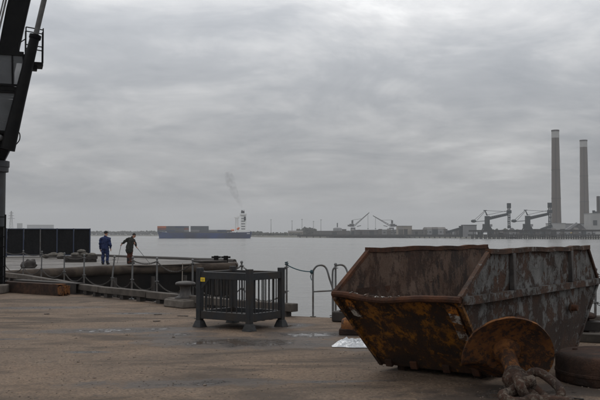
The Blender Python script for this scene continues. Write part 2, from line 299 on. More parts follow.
# ------------------------------------------------------------------ mesh helpers
class MB:
    def __init__(s): s.v = []; s.f = []
    def add(s, vs, fs):
        o = len(s.v); s.v += [tuple(q) for q in vs]; s.f += [tuple(i + o for i in f) for f in fs]; return s
    def box(s, c, size, rz=0, rx=0, ry=0, taper=1.0):
        sx, sy, sz = (q / 2 for q in size); mt = Matrix.Translation(c) @ Matrix.Rotation(rz, 4, 'Z') @ Matrix.Rotation(ry, 4, 'Y') @ Matrix.Rotation(rx, 4, 'X')
        vs = [mt @ Vector((x * sx * (taper if z > 0 else 1), y * sy * (taper if z > 0 else 1), z * sz)) for z in (-1, 1) for x, y in ((-1, -1), (1, -1), (1, 1), (-1, 1))]
        return s.add(vs, [(3, 2, 1, 0), (4, 5, 6, 7), (0, 1, 5, 4), (1, 2, 6, 5), (2, 3, 7, 6), (3, 0, 4, 7)])
    def bar(s, p, q, w, h=None, roll=0.0):
        p, q = Vector(p), Vector(q); h = h or w; d = (q - p); L = d.length; d.normalize()
        up = Vector((0, 0, 1)) if abs(d.z) < 0.95 else Vector((0, 1, 0))
        r = d.cross(up).normalized(); u = r.cross(d).normalized()
        if roll: r, u = r * math.cos(roll) + u * math.sin(roll), u * math.cos(roll) - r * math.sin(roll)
        vs = [a + r * x * w / 2 + u * y * h / 2 for a in (p, q) for x, y in ((-1, -1), (1, -1), (1, 1), (-1, 1))]
        return s.add(vs, [(0, 1, 2, 3), (7, 6, 5, 4), (4, 5, 1, 0), (5, 6, 2, 1), (6, 7, 3, 2), (7, 4, 0, 3)])
    def tube(s, pts, rad, n=8, closed=False, cap=True, flat=1.0):
        pts = [Vector(p) for p in pts]; k = len(pts)
        rad = [rad] * k if isinstance(rad, (int, float)) else rad
        vs = []; fr = None
        for i in range(k):
            if closed: d = pts[(i + 1) % k] - pts[i - 1]
            else: d = pts[min(i + 1, k - 1)] - pts[max(i - 1, 0)]
            d.normalize()
            if fr is None:
                up = Vector((0, 0, 1)) if abs(d.z) < 0.9 else Vector((1, 0, 0))
                fr = d.cross(up).normalized()
            fr = (fr - d * fr.dot(d)).normalized(); u = d.cross(fr)
            for j in range(n):
                a = 2 * math.pi * j / n
                vs.append(pts[i] + (fr * math.cos(a) + u * math.sin(a) * flat) * rad[i])
        fs = []
        for i in range(k if closed else k - 1):
            for j in range(n):
                a, b_ = i * n, ((i + 1) % k) * n
                fs.append((a + j, a + (j + 1) % n, b_ + (j + 1) % n, b_ + j))
        if cap and not closed: fs += [tuple(range(n))[::-1], tuple((k - 1) * n + j for j in range(n))]
        return s.add(vs, fs)
    def lathe(s, prof, n=24, c=(0, 0, 0), mat=None, jit=0.0, seed=0):
        rnd = random.Random(seed); vs = []; c = Vector(c)
        for r, z in prof:
            for j in range(n):
                a = 2 * math.pi * j / n; rr = r * (1 + jit * (rnd.random() - .5))
                p = Vector((rr * math.cos(a), rr * math.sin(a), z)); vs.append((mat @ p if mat else p) + c)
        k = len(prof); fs = [(i * n + j, i * n + (j + 1) % n, (i + 1) * n + (j + 1) % n, (i + 1) * n + j) for i in range(k - 1) for j in range(n)]
        fs += [tuple(range(n))[::-1], tuple((k - 1) * n + j for j in range(n))]
        return s.add(vs, fs)
    def ball(s, c, r, n=10, sc=(1, 1, 1)):
        c = Vector(c); prof = [(max(1e-4, math.sin(math.pi * i / n)) * r, -math.cos(math.pi * i / n) * r) for i in range(n + 1)]
        return s.lathe([(a, z) for a, z in prof], n + 4, c, Matrix.Diagonal((*sc, 1)))
    def prism(s, poly, z0, z1):
        n = len(poly); vs = [(x, y, z0) for x, y in poly] + [(x, y, z1) for x, y in poly]
        return s.add(vs, [tuple(range(n))[::-1], tuple(range(n, 2 * n))] + [(i, (i + 1) % n, n + (i + 1) % n, n + i) for i in range(n)])
    def sheet(s, rows, thick_dir):
        """thick panel from rows of points"""
        a, b_ = len(rows), len(rows[0]); td = Vector(thick_dir)
        vs = [Vector(p) for r in rows for p in r]; n = len(vs); vs += [p + td for p in vs]; fs = []
        for i in range(a - 1):
            for j in range(b_ - 1):
                q = (i * b_ + j, i * b_ + j + 1, (i + 1) * b_ + j + 1, (i + 1) * b_ + j)
                fs.append(q); fs.append(tuple(k + n for k in q[::-1]))
        ring = [j for j in range(b_)] + [i * b_ + b_ - 1 for i in range(1, a)] + [(a - 1) * b_ + j for j in range(b_ - 2, -1, -1)] + [i * b_ for i in range(a - 2, 0, -1)]
        for k in range(len(ring)):
            p, q = ring[k], ring[(k + 1) % len(ring)]; fs.append((q, p, p + n, q + n))
        return s.add(vs, fs)
    def build(s, name, mat, parent=None, smooth=True, bevel=0.0, loc=(0, 0, 0), rz=0.0):
        me = bpy.data.meshes.new(name); me.from_pydata(s.v, [], s.f); me.update()
        bm = bmesh.new(); bm.from_mesh(me); bmesh.ops.recalc_face_normals(bm, faces=bm.faces); bm.to_mesh(me); bm.free()
        if smooth: me.shade_smooth(); me.set_sharp_from_angle(angle=R(38))
        me.materials.append(M[mat])
        o = bpy.data.objects.new(name, me); C.objects.link(o); o.location = loc; o.rotation_euler = (0, 0, rz)
        if parent: o.parent = parent
        if bevel:
            bv = o.modifiers.new('bevel', 'BEVEL'); bv.width = bevel; bv.segments = 2; bv.limit_method = 'ANGLE'; bv.angle_limit = R(40)
        return o

def smooth_path(pts, n=6):
    out = []; P_ = [Vector(p) for p in pts]
    for i in range(len(P_) - 1):
        p0, p1, p2, p3 = P_[max(i - 1, 0)], P_[i], P_[i + 1], P_[min(i + 2, len(P_) - 1)]
        for k in range(n):
            s = k / n; out.append(.5 * ((2 * p1) + (p2 - p0) * s + (2 * p0 - 5 * p1 + 4 * p2 - p3) * s * s + (3 * p1 - p0 - 3 * p2 + p3) * s ** 3))
    out.append(P_[-1]); return out

def tag(o, label, cat, group=None):
    o['label'] = label; o['category'] = cat
    if group: o['group'] = group
    return o
def thing(name, label, cat, loc=(0, 0, 0), rz=0, group=None):
    o = bpy.data.objects.new(name, None); C.objects.link(o); o.empty_display_size = 0.2
    o.location = loc; o.rotation_euler = (0, 0, rz); return tag(o, label, cat, group)
def kind(o, k): o['kind'] = k; return o
def dup(root, loc, rz=0.0, label=None):
    r = root.copy(); C.objects.link(r); r.location = loc; r.rotation_euler = (0, 0, rz)
    if label: r['label'] = label
    for ch in list(root.children):
        c = ch.copy(); C.objects.link(c); c.parent = r
        for q in list(ch.children):
            d = q.copy(); C.objects.link(d); d.parent = c
    return r
def at(px, py, Y):
    """a point at distance Y on the sight line through (px, py): used to survey the far bank"""
    a, b_ = (px - 300) / FPX, (200 - py) / FPX
    d = Vector((a, math.cos(PITCH) - b_ * math.sin(PITCH), math.sin(PITCH) + b_ * math.cos(PITCH)))
    return d * (Y / d.y) + Vector((0, 0, EYE))
def nz(p, s=1.0): return noise.noise(Vector(p) * s)

# ================================================================== SETTING
# quay with its edge line
EDGE = [(-70, 32.5), (-13.6, 32.2), (-11.6, 31.2), (-8.9, 27.75), (-7.35, 25.3), (-6.15, 23.2), (-5.1, 21.8), (-3.55, 20.15), (-1.25, 17.6), (-0.3, 16.75), (0.35, 16.45), (5.3, 13.95), (13, 10.0), (60, -14)]
q = MB(); poly = EDGE + [(60, -60), (-70, -60)]
q.prism(poly, -7.0, 0.0)
quay = kind(q.build('quay', 'quay', smooth=False), 'structure')
# timber kerb along the edge, in lengths, raised on short blocks; open at the ladder
kr = random.Random(4)
def kerb_run(a, b_, L=2.6, h=0.16, mat='timber'):
    a, b_ = Vector((*a, 0)), Vector((*b_, 0)); d = b_ - a; n = max(1, round(d.length / L)); u = d.normalized(); nn = Vector((u.y, -u.x, 0))
    for i in range(n):
        p = a + d * (i / n) + u * 0.015; r = a + d * ((i + 1) / n) - u * 0.015
        z = 0.19 + kr.uniform(-.012, .012); off = nn * (0.16 + kr.uniform(-.015, .015))
        MB().bar(p + off + Vector((0, 0, z)), r + off + Vector((0, 0, z)), 0.2, h).build('kerb_beam', mat, quay, bevel=0.012)
        for f in (0.15, 0.5, 0.85):
            c = p + (r - p) * f + off
            MB().box((c.x, c.y, (z - h / 2) / 2), (0.16, 0.16, z - h / 2 - .002), math.atan2(u.y, u.x)).build('kerb_block', 'timber_dark', quay)
for i in range(2, 9): kerb_run(EDGE[i], EDGE[i + 1] if i < 8 else (0.02, 16.59))
kerb_run((1.1, 16.07), (5.3, 13.95)); kerb_run((5.3, 13.95), (9, 12.05))
# river
w = MB(); w.add([(-7000, -60, WATER_Z), (7000, -60, WATER_Z), (7000, 7000, WATER_Z), (-7000, 7000, WATER_Z)], [(0, 1, 2, 3)])
kind(w.build('river', 'water', smooth=False), 'structure')
# far bank
SHORE = [(-6900, 2700), (-800, 2480), (-300, 2250), (-150, 1900), (-70, 1500), (60, 1300), (270, 1170), (400, 1010), (800, 860), (6900, 600)]
lm = MB(); n = len(SHORE)
lm.add([(x, y, WATER_Z - .5) for x, y in SHORE] + [(x, y + 14, -1.6) for x, y in SHORE] + [(x, 6900, 0.0) for x, y in SHORE],
       [(i, i + 1, n + i + 1, n + i) for i in range(n - 1)] + [(n + i, n + i + 1, 2 * n + i + 1, 2 * n + i) for i in range(n - 1)])
kind(lm.build('far_bank', 'land', smooth=False), 'structure')

# ================================================================== QUAYSIDE THINGS
# ---------------- builder's skip
def make_skip():
    t = thing('skip', "rusty builder's skip with ochre end and scraped grey side, open at the top", 'skip', (2.43, 10.854, 0), 0.932)
    hb, hm, ht = 0.07, 0.96, 1.455; W2, WB = 0.77, 0.70
    near = {'b': -1.462, 'm': -2.36, 't': -1.66}; far = {'b': 1.44, 'm': 2.22, 't': 1.80}
    def prof(v, d):                      # u of the end edge at height fraction v (0 base, .64 widest, 1 top)
        return d['b'] + (d['m'] - d['b']) * v / .64 if v < .64 else d['m'] + (d['t'] - d['m']) * (v - .64) / .36
    def hgt(v): return hb + (hm - hb) * v / .64 if v < .64 else hm + (ht - hm) * (v - .64) / .36
    def half(v): return WB + (W2 - WB) * min(1, v / .64)
    vs = [0, .11, .22, .33, .43, .54, .64, .73, .82, .91, 1]
    def sag(u, z):                       # the top rail is knocked about
        return (0.02 * nz((u * 1.3, z, 2.1), 1.4) + (0.03 * nz((u * 2.2, 0.3, 7), 1)) ) * (z / ht)
    for sgn, mat, nm in ((-1, 'skip_grey', 'side_panel'), (1, 'skip_inside', 'side_panel')):
        rows = []
        for v in vs:
            u0, u1 = prof(v, near), prof(v, far); row = []
            for j in range(29):
                u = u0 + (u1 - u0) * j / 28
                dent = 0.05 * nz((u * 1.1, hgt(v) * 1.5, 3 * sgn), 1.2) + 0.022 * nz((u, hgt(v), 9), 4.0)
                ew = min(1, v * 6, (1 - v) * 5, j / 3, (28 - j) / 3)
                row.append((u, sgn * (half(v)) + dent * ew, hgt(v) + sag(u, hgt(v)) * (v > .9)))
            rows.append(row)
        MB().sheet(rows, (0, -sgn * 0.012, 0)).build(nm, mat, t)
    # ends: only up to the widest line
    for d, mat in ((near, 'skip_yellow'), (far, 'skip_grey')):
        sg = -1 if d is near else 1; rows = []
        for v in vs[:7]:
            row = []
            for j in range(17):
                f = j / 16; y = -half(v) + .012 + 2 * (half(v) - .012) * f
                dent = 0.06 * nz((y * 1.5, hgt(v) * 1.5, 5 + sg), 1.2) + .022 * nz((y, hgt(v), 1), 5)
                ew = min(1, v * 6, j / 2, (16 - j) / 2)
                lip = (-0.045 * math.exp(-((f - .60) / .22) ** 2)) * (v / .64) ** 4 if d is near else 0
                row.append((prof(v, d) + dent * ew, y, hgt(v) + lip))
            rows.append(row)
        MB().sheet(rows, (-sg * 0.012, 0, 0.006)).build('end_panel', mat, t)
        # rolled rim along the end
        pts = []
        for j in range(25):
            f = j / 24; lip = -0.045 * math.exp(-((f - .40) / .22) ** 2) if d is near else 0
            lip = (-0.045 * math.exp(-(((1 - f) - .40) / .22) ** 2)) if d is near else 0
            pts.append((d['m'] + sg * (.03 + .012 * nz((f * 5, sg, 0), 1)), -W2 - .02 + (2 * W2 + .04) * f, hm + .012 + lip + .007 * nz((f * 6, 3, sg), 1)))
        MB().tube(pts, 0.036, 8).build('end_rim', 'rim' if d is far else 'rust', t)
    MB().box((0, 0, hb + .004), (near['b'] * -1 + far['b'] - .02, 2 * WB - .03, .012)).build('floor_plate', 'skip_inside', t)
    for y in (-.5, .5):
        MB().box((0, y, .033), (2.7, .1, .066)).build('skid', 'rust_dark', t, bevel=.008)
    for sgn in (-1, 1):
        y = sgn * (W2 + .018)
        # top rail (angle iron), sagging a little
        pts = [(-1.66 + 3.46 * i / 20, sgn * (W2 + .008), ht + sag(-1.66 + 3.46 * i / 20, ht)) for i in range(21)]
        o = MB()
        for a, b_ in zip(pts, pts[1:]): o.bar(a, b_, .07, .055)
        o.build('top_rail', 'rim' if sgn < 0 else 'rust', t)
        o = MB()
        pts = [(-2.33 + 4.5 * i / 16, sgn * (W2 + .03 + .006 * nz((i, 2, sgn), .7)), hm + .01 * nz((i, sgn, 3), .6)) for i in range(17)]
        for a, b_ in zip(pts, pts[1:]): o.bar(a, b_, .07, .085)
        o.build('mid_rail', 'skip_grey' if sgn < 0 else 'rust', t)
        for d, s2 in ((near, -1), (far, 1)):      # sloping edge angles of the side
            MB().bar((d['m'], sgn * (W2 + .003), hm + .03), (d['t'], sgn * (W2 + .003), ht - .02), .05, .045).build('edge_angle', 'rim' if s2 < 0 and sgn < 0 else 'rust', t)
            MB().bar((d['b'], sgn * (WB + .004), hb), (d['m'], sgn * (W2 + .004), hm - .04), .045, .04).build('edge_angle', 'skip_yellow' if s2 < 0 else 'skip_grey', t)
        for u in (-1.02, 1.0):                    # upright stiffeners above the rail
            MB().bar((u, y + sgn * .012, hm + .045), (u, y + sgn * .006, ht - .03), .075, .06).build('stiffener', 'iron', t, bevel=.006)
        for u in (-.95, .95):                     # lifting lugs
            lug = MB().tube([(u, y, .66), (u, y + sgn * .11, .66)], [.045, .04], 14).build('lifting_lug', 'rust', t)
            MB().lathe([(.075, 0), (.075, .014)], 14, (u, y + sgn * .02, .66), Matrix.Rotation(R(90), 4, 'X')).build('lug_plate', 'rust_dark', lug)
    # upright bars and hazard plates on the near end
    for f in (.26, .76):
        y0, y1 = -WB + 2 * WB * f, -W2 + 2 * W2 * f
    def endpt(f, v, out=.0):
        h = half(v); return Vector((prof(v, near) - out, -h + 2 * h * f, hgt(v)))
    for (f0, f1, ks) in ((.045, .12, (0, 1, 2, 3)), (.885, .945, (2, 3))):
        for k in ks:
            v0, v1 = .30 + k * .072, .30 + (k + 1) * .072
            o = MB(); pts = [endpt(f0, v0, .022), endpt(f1, v0 + .02, .022), endpt(f1, v1 + .02, .022), endpt(f0, v1, .022)]
            o.sheet([[pts[0], pts[1]], [pts[3], pts[2]]], (.012, 0, .006))
            o.build('reflector_stripe', 'hazard_white' if k % 2 == 0 else 'hazard_orange', t)
    for f in (.10, .36, .66, .90):               # small feet along the lower edge
        p = endpt(f, .03, .015); MB().box(p, (.05, .09, .10), 0, 0, R(-25)).build('foot_bracket', 'rust', t, bevel=.006)
    # flakes of white paint and torn plastic along the bent lip
    fl = random.Random(8)
    for k in range(16):
        f = fl.uniform(.42, .86); p = endpt(f, .64, .035); p.z += .05 - .045 * math.exp(-((f - .60) / .22) ** 2)
        MB().box(p, (fl.uniform(.008, .02), fl.uniform(.015, .05), .006), fl.uniform(0, 3), fl.uniform(-.4, .4)).build('paint_flake', 'hazard_white', t)
    return t
make_skip()

# ---------------- mushroom anchor lying against the skip, with shackle
def ring_link(mb, c, a, b_, r, mat3, n=18, m=8):
    """oval link: half-length a, half-width b"""
    c = Vector(c); pts = []
    for i in range(n):
        th = 2 * math.pi * i / n; x, y = math.cos(th), math.sin(th)
        p = Vector((math.copysign(abs(x) ** .8, x) * a, math.copysign(abs(y) ** .8, y) * b_, 0)); pts.append(mat3 @ p + c)
    return mb.tube(pts, r, m, closed=True)
t = thing('mushroom_anchor', 'rusty orange mushroom anchor, broken dish tilted up against the skip', 'anchor', (2.14, 8.35, 0))
ax = Vector((-.02, -.83, -.42)).normalized()          # shaft points to us and down
zq = ax.to_track_quat('Z', 'X').to_matrix().to_4x4()
cc = Vector((.02, .36, .43))
RD = .475; o = MB(); N, K = 56, 10; rows_f, rows_b = [], []
for i in range(K):
    r = .06 + (RD - .06) * i / (K - 1)
    rf, rb = [], []
    for j in range(N):
        a = 2 * math.pi * j / N
        rr = r * (1 + (.03 * nz((math.cos(a) * 2, math.sin(a) * 2, r * 3), 1.5) + .012 * nz((math.cos(a) * 9, math.sin(a) * 9, 1), 1)) * (i > 4))
        x, y = rr * math.cos(a), rr * math.sin(a)
        dz = .13 * (r / RD) ** 2.2 + .016 * nz((x, y, 1), 5) + .006 * nz((x, y, 4), 17)
        pf = zq @ Vector((x, y, dz)) + cc; pb = zq @ Vector((x, y, dz - .03 - .03 * (1 - r / RD))) + cc
        lim = .17 + .13 * max(0, min(1, (.02 - pf.x) / .3)) + .03 * nz((x * 3, 1, 2), 2)   # broken-off lower edge, higher at one side
        if pf.z < lim: k_ = lim - pf.z; pf.z = max(.012, lim - .38 * k_); pf.y += k_ * 1.15
        if pb.z < lim: k_ = lim - pb.z; pb.z = max(.004, lim - .38 * k_ - .012); pb.y += k_ * 1.15 + .02
        rf.append(pf); rb.append(pb)
    rows_f.append(rf); rows_b.append(rb)
vs = [p for r_ in rows_f for p in r_] + [p for r_ in rows_b for p in r_]; off = K * N; fs = []
for i in range(K - 1):
    for j in range(N):
        a, b_ = i * N + j, i * N + (j + 1) % N
        fs += [(a, b_, b_ + N, a + N), (off + a + N, off + b_ + N, off + b_, off + a)]
for j in range(N): fs.append(((K - 1) * N + j, (K - 1) * N + (j + 1) % N, off + (K - 1) * N + (j + 1) % N, off + (K - 1) * N + j))
fs += [tuple(range(N)), tuple(off + j for j in range(N))[::-1]]
o.add(vs, fs).build('dish', 'rust_orange', t)
def rough_tube(o, pts, rad, n=16, amp=.12, sub=6, seed=0, closed=False):
    n, sub = int(n * 1.6), sub * 3
    """a corroded bar: dense tube with pitted, uneven radius"""
    P_ = smooth_path(pts + ([pts[0]] if closed else []), sub)
    if closed: P_ = P_[:-1]
    k0 = len(o.v); rr_ = rad if isinstance(rad, list) else [rad] * len(pts)
    rs = [rr_[min(len(rr_) - 1, i // sub)] * (1 - (i % sub) / sub) + rr_[min(len(rr_) - 1, i // sub + 1)] * (i % sub) / sub for i in range(len(P_))]
    o.tube(P_, rs, n, closed=closed)
    for i in range(k0, len(o.v)):
        c_ = Vector(P_[(i - k0) // n]); v_ = Vector(o.v[i]); d_ = v_ - c_
        o.v[i] = tuple(c_ + d_ * (1 + amp * nz(v_ + Vector((seed, 0, 0)), 14) + amp * .9 * nz(v_, 33) + amp * .7 * nz(v_, 75)))
    return o
MB().lathe([(.155, -.03), (.15, .03), (.125, .075), (.10, .085)], 26, cc, zq, .05, 2).build('collar', 'rust_orange', t)
tip = cc + ax * .46
rough_tube(MB(), [cc + ax * .03, cc + ax * .18, cc + ax * .32, tip], [.092, .084, .08, .09], 20, .05).build('shaft', 'rust_orange', t)
rough_tube(MB(), [tip - ax * .05, tip + ax * .03, tip + ax * .10, tip + ax * .15], [.10, .125, .115, .05], 18, .12, 6, 3).build('shaft_eye', 'crust', t)
t2 = thing('anchor_shackle', 'heavy corroded chain links heaped at the anchor shaft end', 'chain links', (2.2, 8.12, 0))
def oval(c, a, b_, m3, n=14):
    c = Vector(c); out = []
    for i in range(n):
        th = 2 * math.pi * i / n; x, y = math.cos(th), math.sin(th)
        out.append(m3 @ Vector((math.copysign(abs(x) ** .7, x) * a, math.copysign(abs(y) ** .9, y) * b_, 0)) + c)
    return out
RZ, RX, RY = (lambda d: Matrix.Rotation(R(d), 3, 'Z')), (lambda d: Matrix.Rotation(R(d), 3, 'X')), (lambda d: Matrix.Rotation(R(d), 3, 'Y'))
rough_tube(MB(), oval((.20, .04, .16), .21, .085, RZ(-62) @ RY(24) @ RX(50)), .045, 14, .09, 3, 1, True).build('link', 'crust', t2)
rough_tube(MB(), oval((-.02, .03, .15), .17, .10, RZ(74) @ RX(66)), .050, 14, .10, 3, 2, True).build('link', 'crust', t2)
rough_tube(MB(), oval((-.10, -.15, .09), .19, .10, RZ(35) @ RX(18)), .048, 14, .10, 3, 3, True).build('link', 'crust', t2)
rough_tube(MB(), oval((.16, -.24, .07), .19, .10, RZ(-20) @ RX(-12)), .048, 14, .10, 3, 4, True).build('link', 'crust', t2)
rough_tube(MB(), [(-.14, .0, .10), (-.02, -.04, .20), (.08, -.02, .22)], [.055, .06, .055], 14, .12, 6, 7).build('pin', 'crust', t2)

# ---------------- round iron sinker by the frame edge
t = thing('mooring_sinker', 'squat round rusty iron mooring sinker lying beside the anchor', 'sinker', (3.53, 9.35, 0))
prof = [(.60, 0.0), (.622, .02), (.628, .10), (.625, .20), (.618, .26), (.60, .295), (.575, .312), (.40, .318), (.14, .318), (.12, .305), (.001, .305)]
MB().lathe(prof, 56, (0, 0, 0), None, .012, 3).build('drum_body', 'rust_dark', t)
for k in range(3):
    a = 2.1 * k + .5; MB().lathe([(.03, .318), (.028, .335), (.001, .34)], 10, (.42 * math.cos(a), .42 * math.sin(a), 0)).build('bolt', 'rust_dark', t)
MB().lathe([(.63, .095), (.636, .1), (.636, .125), (.63, .13)], 56).build('seam_band', 'rust_dark', t)

# ---------------- bollards
def bollard(loc, label, mat='iron', s=1.0):
    t = thing('bollard', label, 'bollard', loc, 0, 'mooring bollards on the quay edge')
    P = lambda pr: [(r * s, z * s) for r, z in pr]
    MB().lathe(P([(.24, 0), (.24, .03), (.20, .05), (.155, .09), (.135, .2), (.14, .28), (.16, .32)]), 24).build('stem', mat, t)
    MB().lathe(P([(.165, .318), (.235, .33), (.262, .355), (.262, .38), (.24, .405), (.18, .425), (.08, .437), (.001, .44)]), 24).build('cap', mat, t)
    MB().lathe(P([(.27, -.001), (.27, .022), (.24, .026)]), 24).build('base_flange', mat, t)
    return t
t = thing('bollard_plinth', 'low pale concrete plinth carrying the mushroom-headed bollard', 'plinth', (-2.62, 18.75, 0), R(-48))
MB().box((0, 0, .09), (.8, .62, .18), taper=.96).build('slab', 'concrete', t, bevel=.03)
MB().box((0, 0, .189), (.66, .5, .018)).build('bed_plate', 'concrete', t, bevel=.006)
bollard((-2.6, 18.75, .199), 'weathered mushroom-headed bollard on a pale concrete plinth behind the cage', s=.88)
bollard((4.42, 13.1, .0), 'dark iron bollard on the quay behind the far end of the skip', 'rust_dark', .98)
# timber baulks at the skip's far end
for (x, y, z, l, w_, h, a, lab) in ((4.62, 12.62, .065, 1.3, .24, .13, -.45, 'flat grey timber baulk on the ground behind the round sinker'),
                                     (4.75, 12.86, .215, 1.1, .22, .15, -.47, 'dark timber baulk lying on top of a flat grey baulk')):
    t = thing('timber_baulk', lab, 'timber', (x, y, z), a)
    MB().box((0, 0, 0), (l, w_, h)).build('baulk_body', 'timber' if z < .1 else 'timber_dark', t, bevel=.012)
    for s_ in (-1, 1): MB().box((s_ * (l / 2 - .08), 0, 0), (.03, w_ + .012, h + .012)).build('iron_strap', 'rust_dark', t)
# rusty rounded casting and dark block by the ladder
t = thing('iron_casting', 'rounded rust-topped iron casting on the quay beside the plastic sheeting', 'casting', (1.12, 13.75, 0), R(-8))
o = MB(); rows = []
pr = [(-.30, 0), (-.31, .12), (-.29, .2), (-.22, .265), (-.1, .295), (.1, .295), (.22, .265), (.29, .2), (.31, .12), (.30, 0)]
for i in range(13):
    f = i / 12; x_ = -.42 + .84 * f; k_ = min(1, .80 + .2 * math.sin(math.pi * f) ** .4)
    rows.append([(x_, y * k_, z * k_ * (1 + .04 * nz((x_ * 3, y * 3, 1), 1))) for y, z in pr])
vs = [p for r_ in rows for p in r_]; k = len(pr)
o.add(vs, [(i * k + j, i * k + (j + 1) % k, (i + 1) * k + (j + 1) % k, (i + 1) * k + j) for i in range(12) for j in range(k)] + [tuple(range(k)), tuple(12 * k + j for j in range(k))[::-1]])
o.build('casting_body', 'rust_orange', t, bevel=.015)
MB().box((0, 0, .05), (.9, .6, .1)).build('sole_plate', 'rust_dark', t, bevel=.015)
t = thing('timber_fender', 'short dark timber fender block at the foot of the ladder hoops', 'fender', (.93, 15.55, 0), R(-28))
MB().box((0, 0, .1), (.62, .3, .2)).build('fender_block', 'timber_dark', t, bevel=.03)
MB().box((-.05, 0, .212), (.2, .26, .02)).build('iron_plate', 'rust_dark', t)

# ---------------- crumpled plastic sheet
o = MB(); rows = []
for i in range(60):
    row = []
    for j in range(46):
        u, v = i / 59, j / 45; ex = (1 - (2 * u - 1) ** 4) * (1 - (2 * v - 1) ** 4)
        x_ = (u - .5) * .66 + .05 * nz((u * 3, v * 3, 1), 1.3); y_ = (v - .5) * .52 + .05 * nz((u * 3, v * 3, 8), 1.3)
        z_ = .008 + ex * (.055 + .035 * nz((u * 3, v * 3, 4), 1.6) + .05 * abs(nz((u, v, 2), 9)) + .035 * nz((u, v, 5), 17) + .015 * nz((u, v, 8), 30))
        row.append((x_, y_, max(.006, z_)))
    rows.append(row)
tag(o.sheet(rows, (0, 0, .003)).build('plastic_sheet', 'plastic', loc=(.84, 12.25, 0), rz=R(-12)), 'crumpled heap of clear plastic sheeting on the ground by the skip', 'plastic sheet')

# ---------------- steel cage stillage
t = thing('cage_stillage', 'dark grey steel cage stillage with upright bars and yellow tag', 'stillage', (-.86, 14.06, 0), math.atan2(.66, -.93))
# local: x towards the left post (1.14), y = towards right post is -y (0.92)
LX, LY = 1.13, -.905
for (x_, y_) in ((0, 0), (LX, 0), (0, LY), (LX, LY)):
    post = MB().box((x_, y_, .58), (.10, .10, .94)).build('corner_post', 'cage', t, bevel=.008)
    MB().box((x_, y_, .06), (.19, .19, .12), taper=.6).build('foot', 'cage_foot', post, bevel=.006)
for z, h in ((.92, .125), (.222, .135)):
    for y_ in (0, LY): MB().box((LX / 2, y_, z), (LX - .1, .07, h)).build('side_rail', 'cage', t, bevel=.006)
    for x_ in (0, LX): MB().box((x_, LY / 2, z), (.07, abs(LY) - .1, h)).build('side_rail', 'cage', t, bevel=.006)
bar_rnd = random.Random(2)
for y_ in (0, LY):
    for i in range(1, 9): x_ = .05 + (LX - .1) * i / 9; MB().box((x_, y_, .573), (.016, .016, .566)).build('cage_bar', 'cage', t)
for x_ in (0, LX):
    for i in range(1, 8): y_ = (.05 + (abs(LY) - .1) * i / 8) * -1; MB().box((x_, y_, .573), (.016, .016, .566)).build('cage_bar', 'cage', t)
MB().box((LX / 2, LY / 2, .20), (LX - .08, abs(LY) - .08, .02)).build('floor_plate', 'cage', t)
for i in range(3): MB().box((LX / 2, LY * (.25 + .25 * i), .16), (LX - .08, .06, .05)).build('floor_bearer', 'cage', t)
o = MB(); o.add([(LX - .05, .02, .858), (LX - .05, .02, .66), (LX - .25, .02, .858), (LX - .05, .03, .858), (LX - .05, .03, .66), (LX - .25, .03, .858)],
                [(0, 1, 2), (5, 4, 3), (0, 3, 4, 1), (1, 4, 5, 2), (2, 5, 3, 0)])
o.build('gusset_plate', 'cage', t, smooth=False)
tg = MB().box((LX - .105, .042, .845), (.10, .006, .07)).build('tag_plate', 'yellow', t)
MB().box((LX - .105, .0462, .852), (.07, .002, .008)).build('tag_print', 'tagprint', tg)
MB().box((LX - .105, .0462, .832), (.055, .002, .008)).build('tag_print', 'tagprint', tg)

# ---------------- quayside fence: posts, chains
def chain_mesh(p, q, sagd, link=.055, r=.0055):
    p, q = Vector(p), Vector(q); o = MB(); d = (q - p); L = d.length; n = max(6, int(L * 1.03 / (link * .72)))
    f = lambda s: p + d * s - Vector((0, 0, sagd * 4 * s * (1 - s)))
    for i in range(n):
        a = f(i / n); b_ = f((i + 1) / n); u = (b_ - a).normalized(); mid_ = (a + b_) / 2
        x_ = u; y_ = u.cross(Vector((0, 0, 1))).normalized(); z_ = x_.cross(y_)
        if i % 2: y_, z_ = z_, -y_
        m3 = Matrix((x_, y_, z_)).transposed()
        ring_link(o, mid_, link * .55, link * .3, r, m3, 8, 4)
    return o
posts = [(-11.0, 30.8, 0, 0), (-9.75, 29.1, .0, .0), (-8.68, 27.7, .02, 0), (-7.22, 25.3, .0, .0), (-6.05, 23.15, .0, .0), (-4.98, 21.72, .10, .0), (-4.26, 20.9, .03, 0), (-3.48, 20.1, .0, 0), (-2.45, 18.85, .0, 0), (-1.22, 17.55, -.02, 0), (-.27, 16.68, .0, 0), (.70, 16.25, 0, 0), (4.97, 13.95, .02, 0), (6.4, 13.2, 0, 0)]
where = ['beside the crane foot, farthest along the chain fence', 'second along the chain fence from the crane', 'upright in the chain fence behind the rusty beams', 'upright in the chain fence by the rusty beam end', 'upright in the chain fence below the sack pile',
         'leaning sideways below the person in blue', 'standing below the person with sticks', 'before the barge side near the bollard', 'upright close behind the mushroom-headed bollard',
         'seen through the cage, in the chain fence', 'beside the cage with teal rope tied to its top', 'behind the ladder hoop by the skip tip', 'at the skip far end behind the bollard', 'past the skip far end']
tops = []
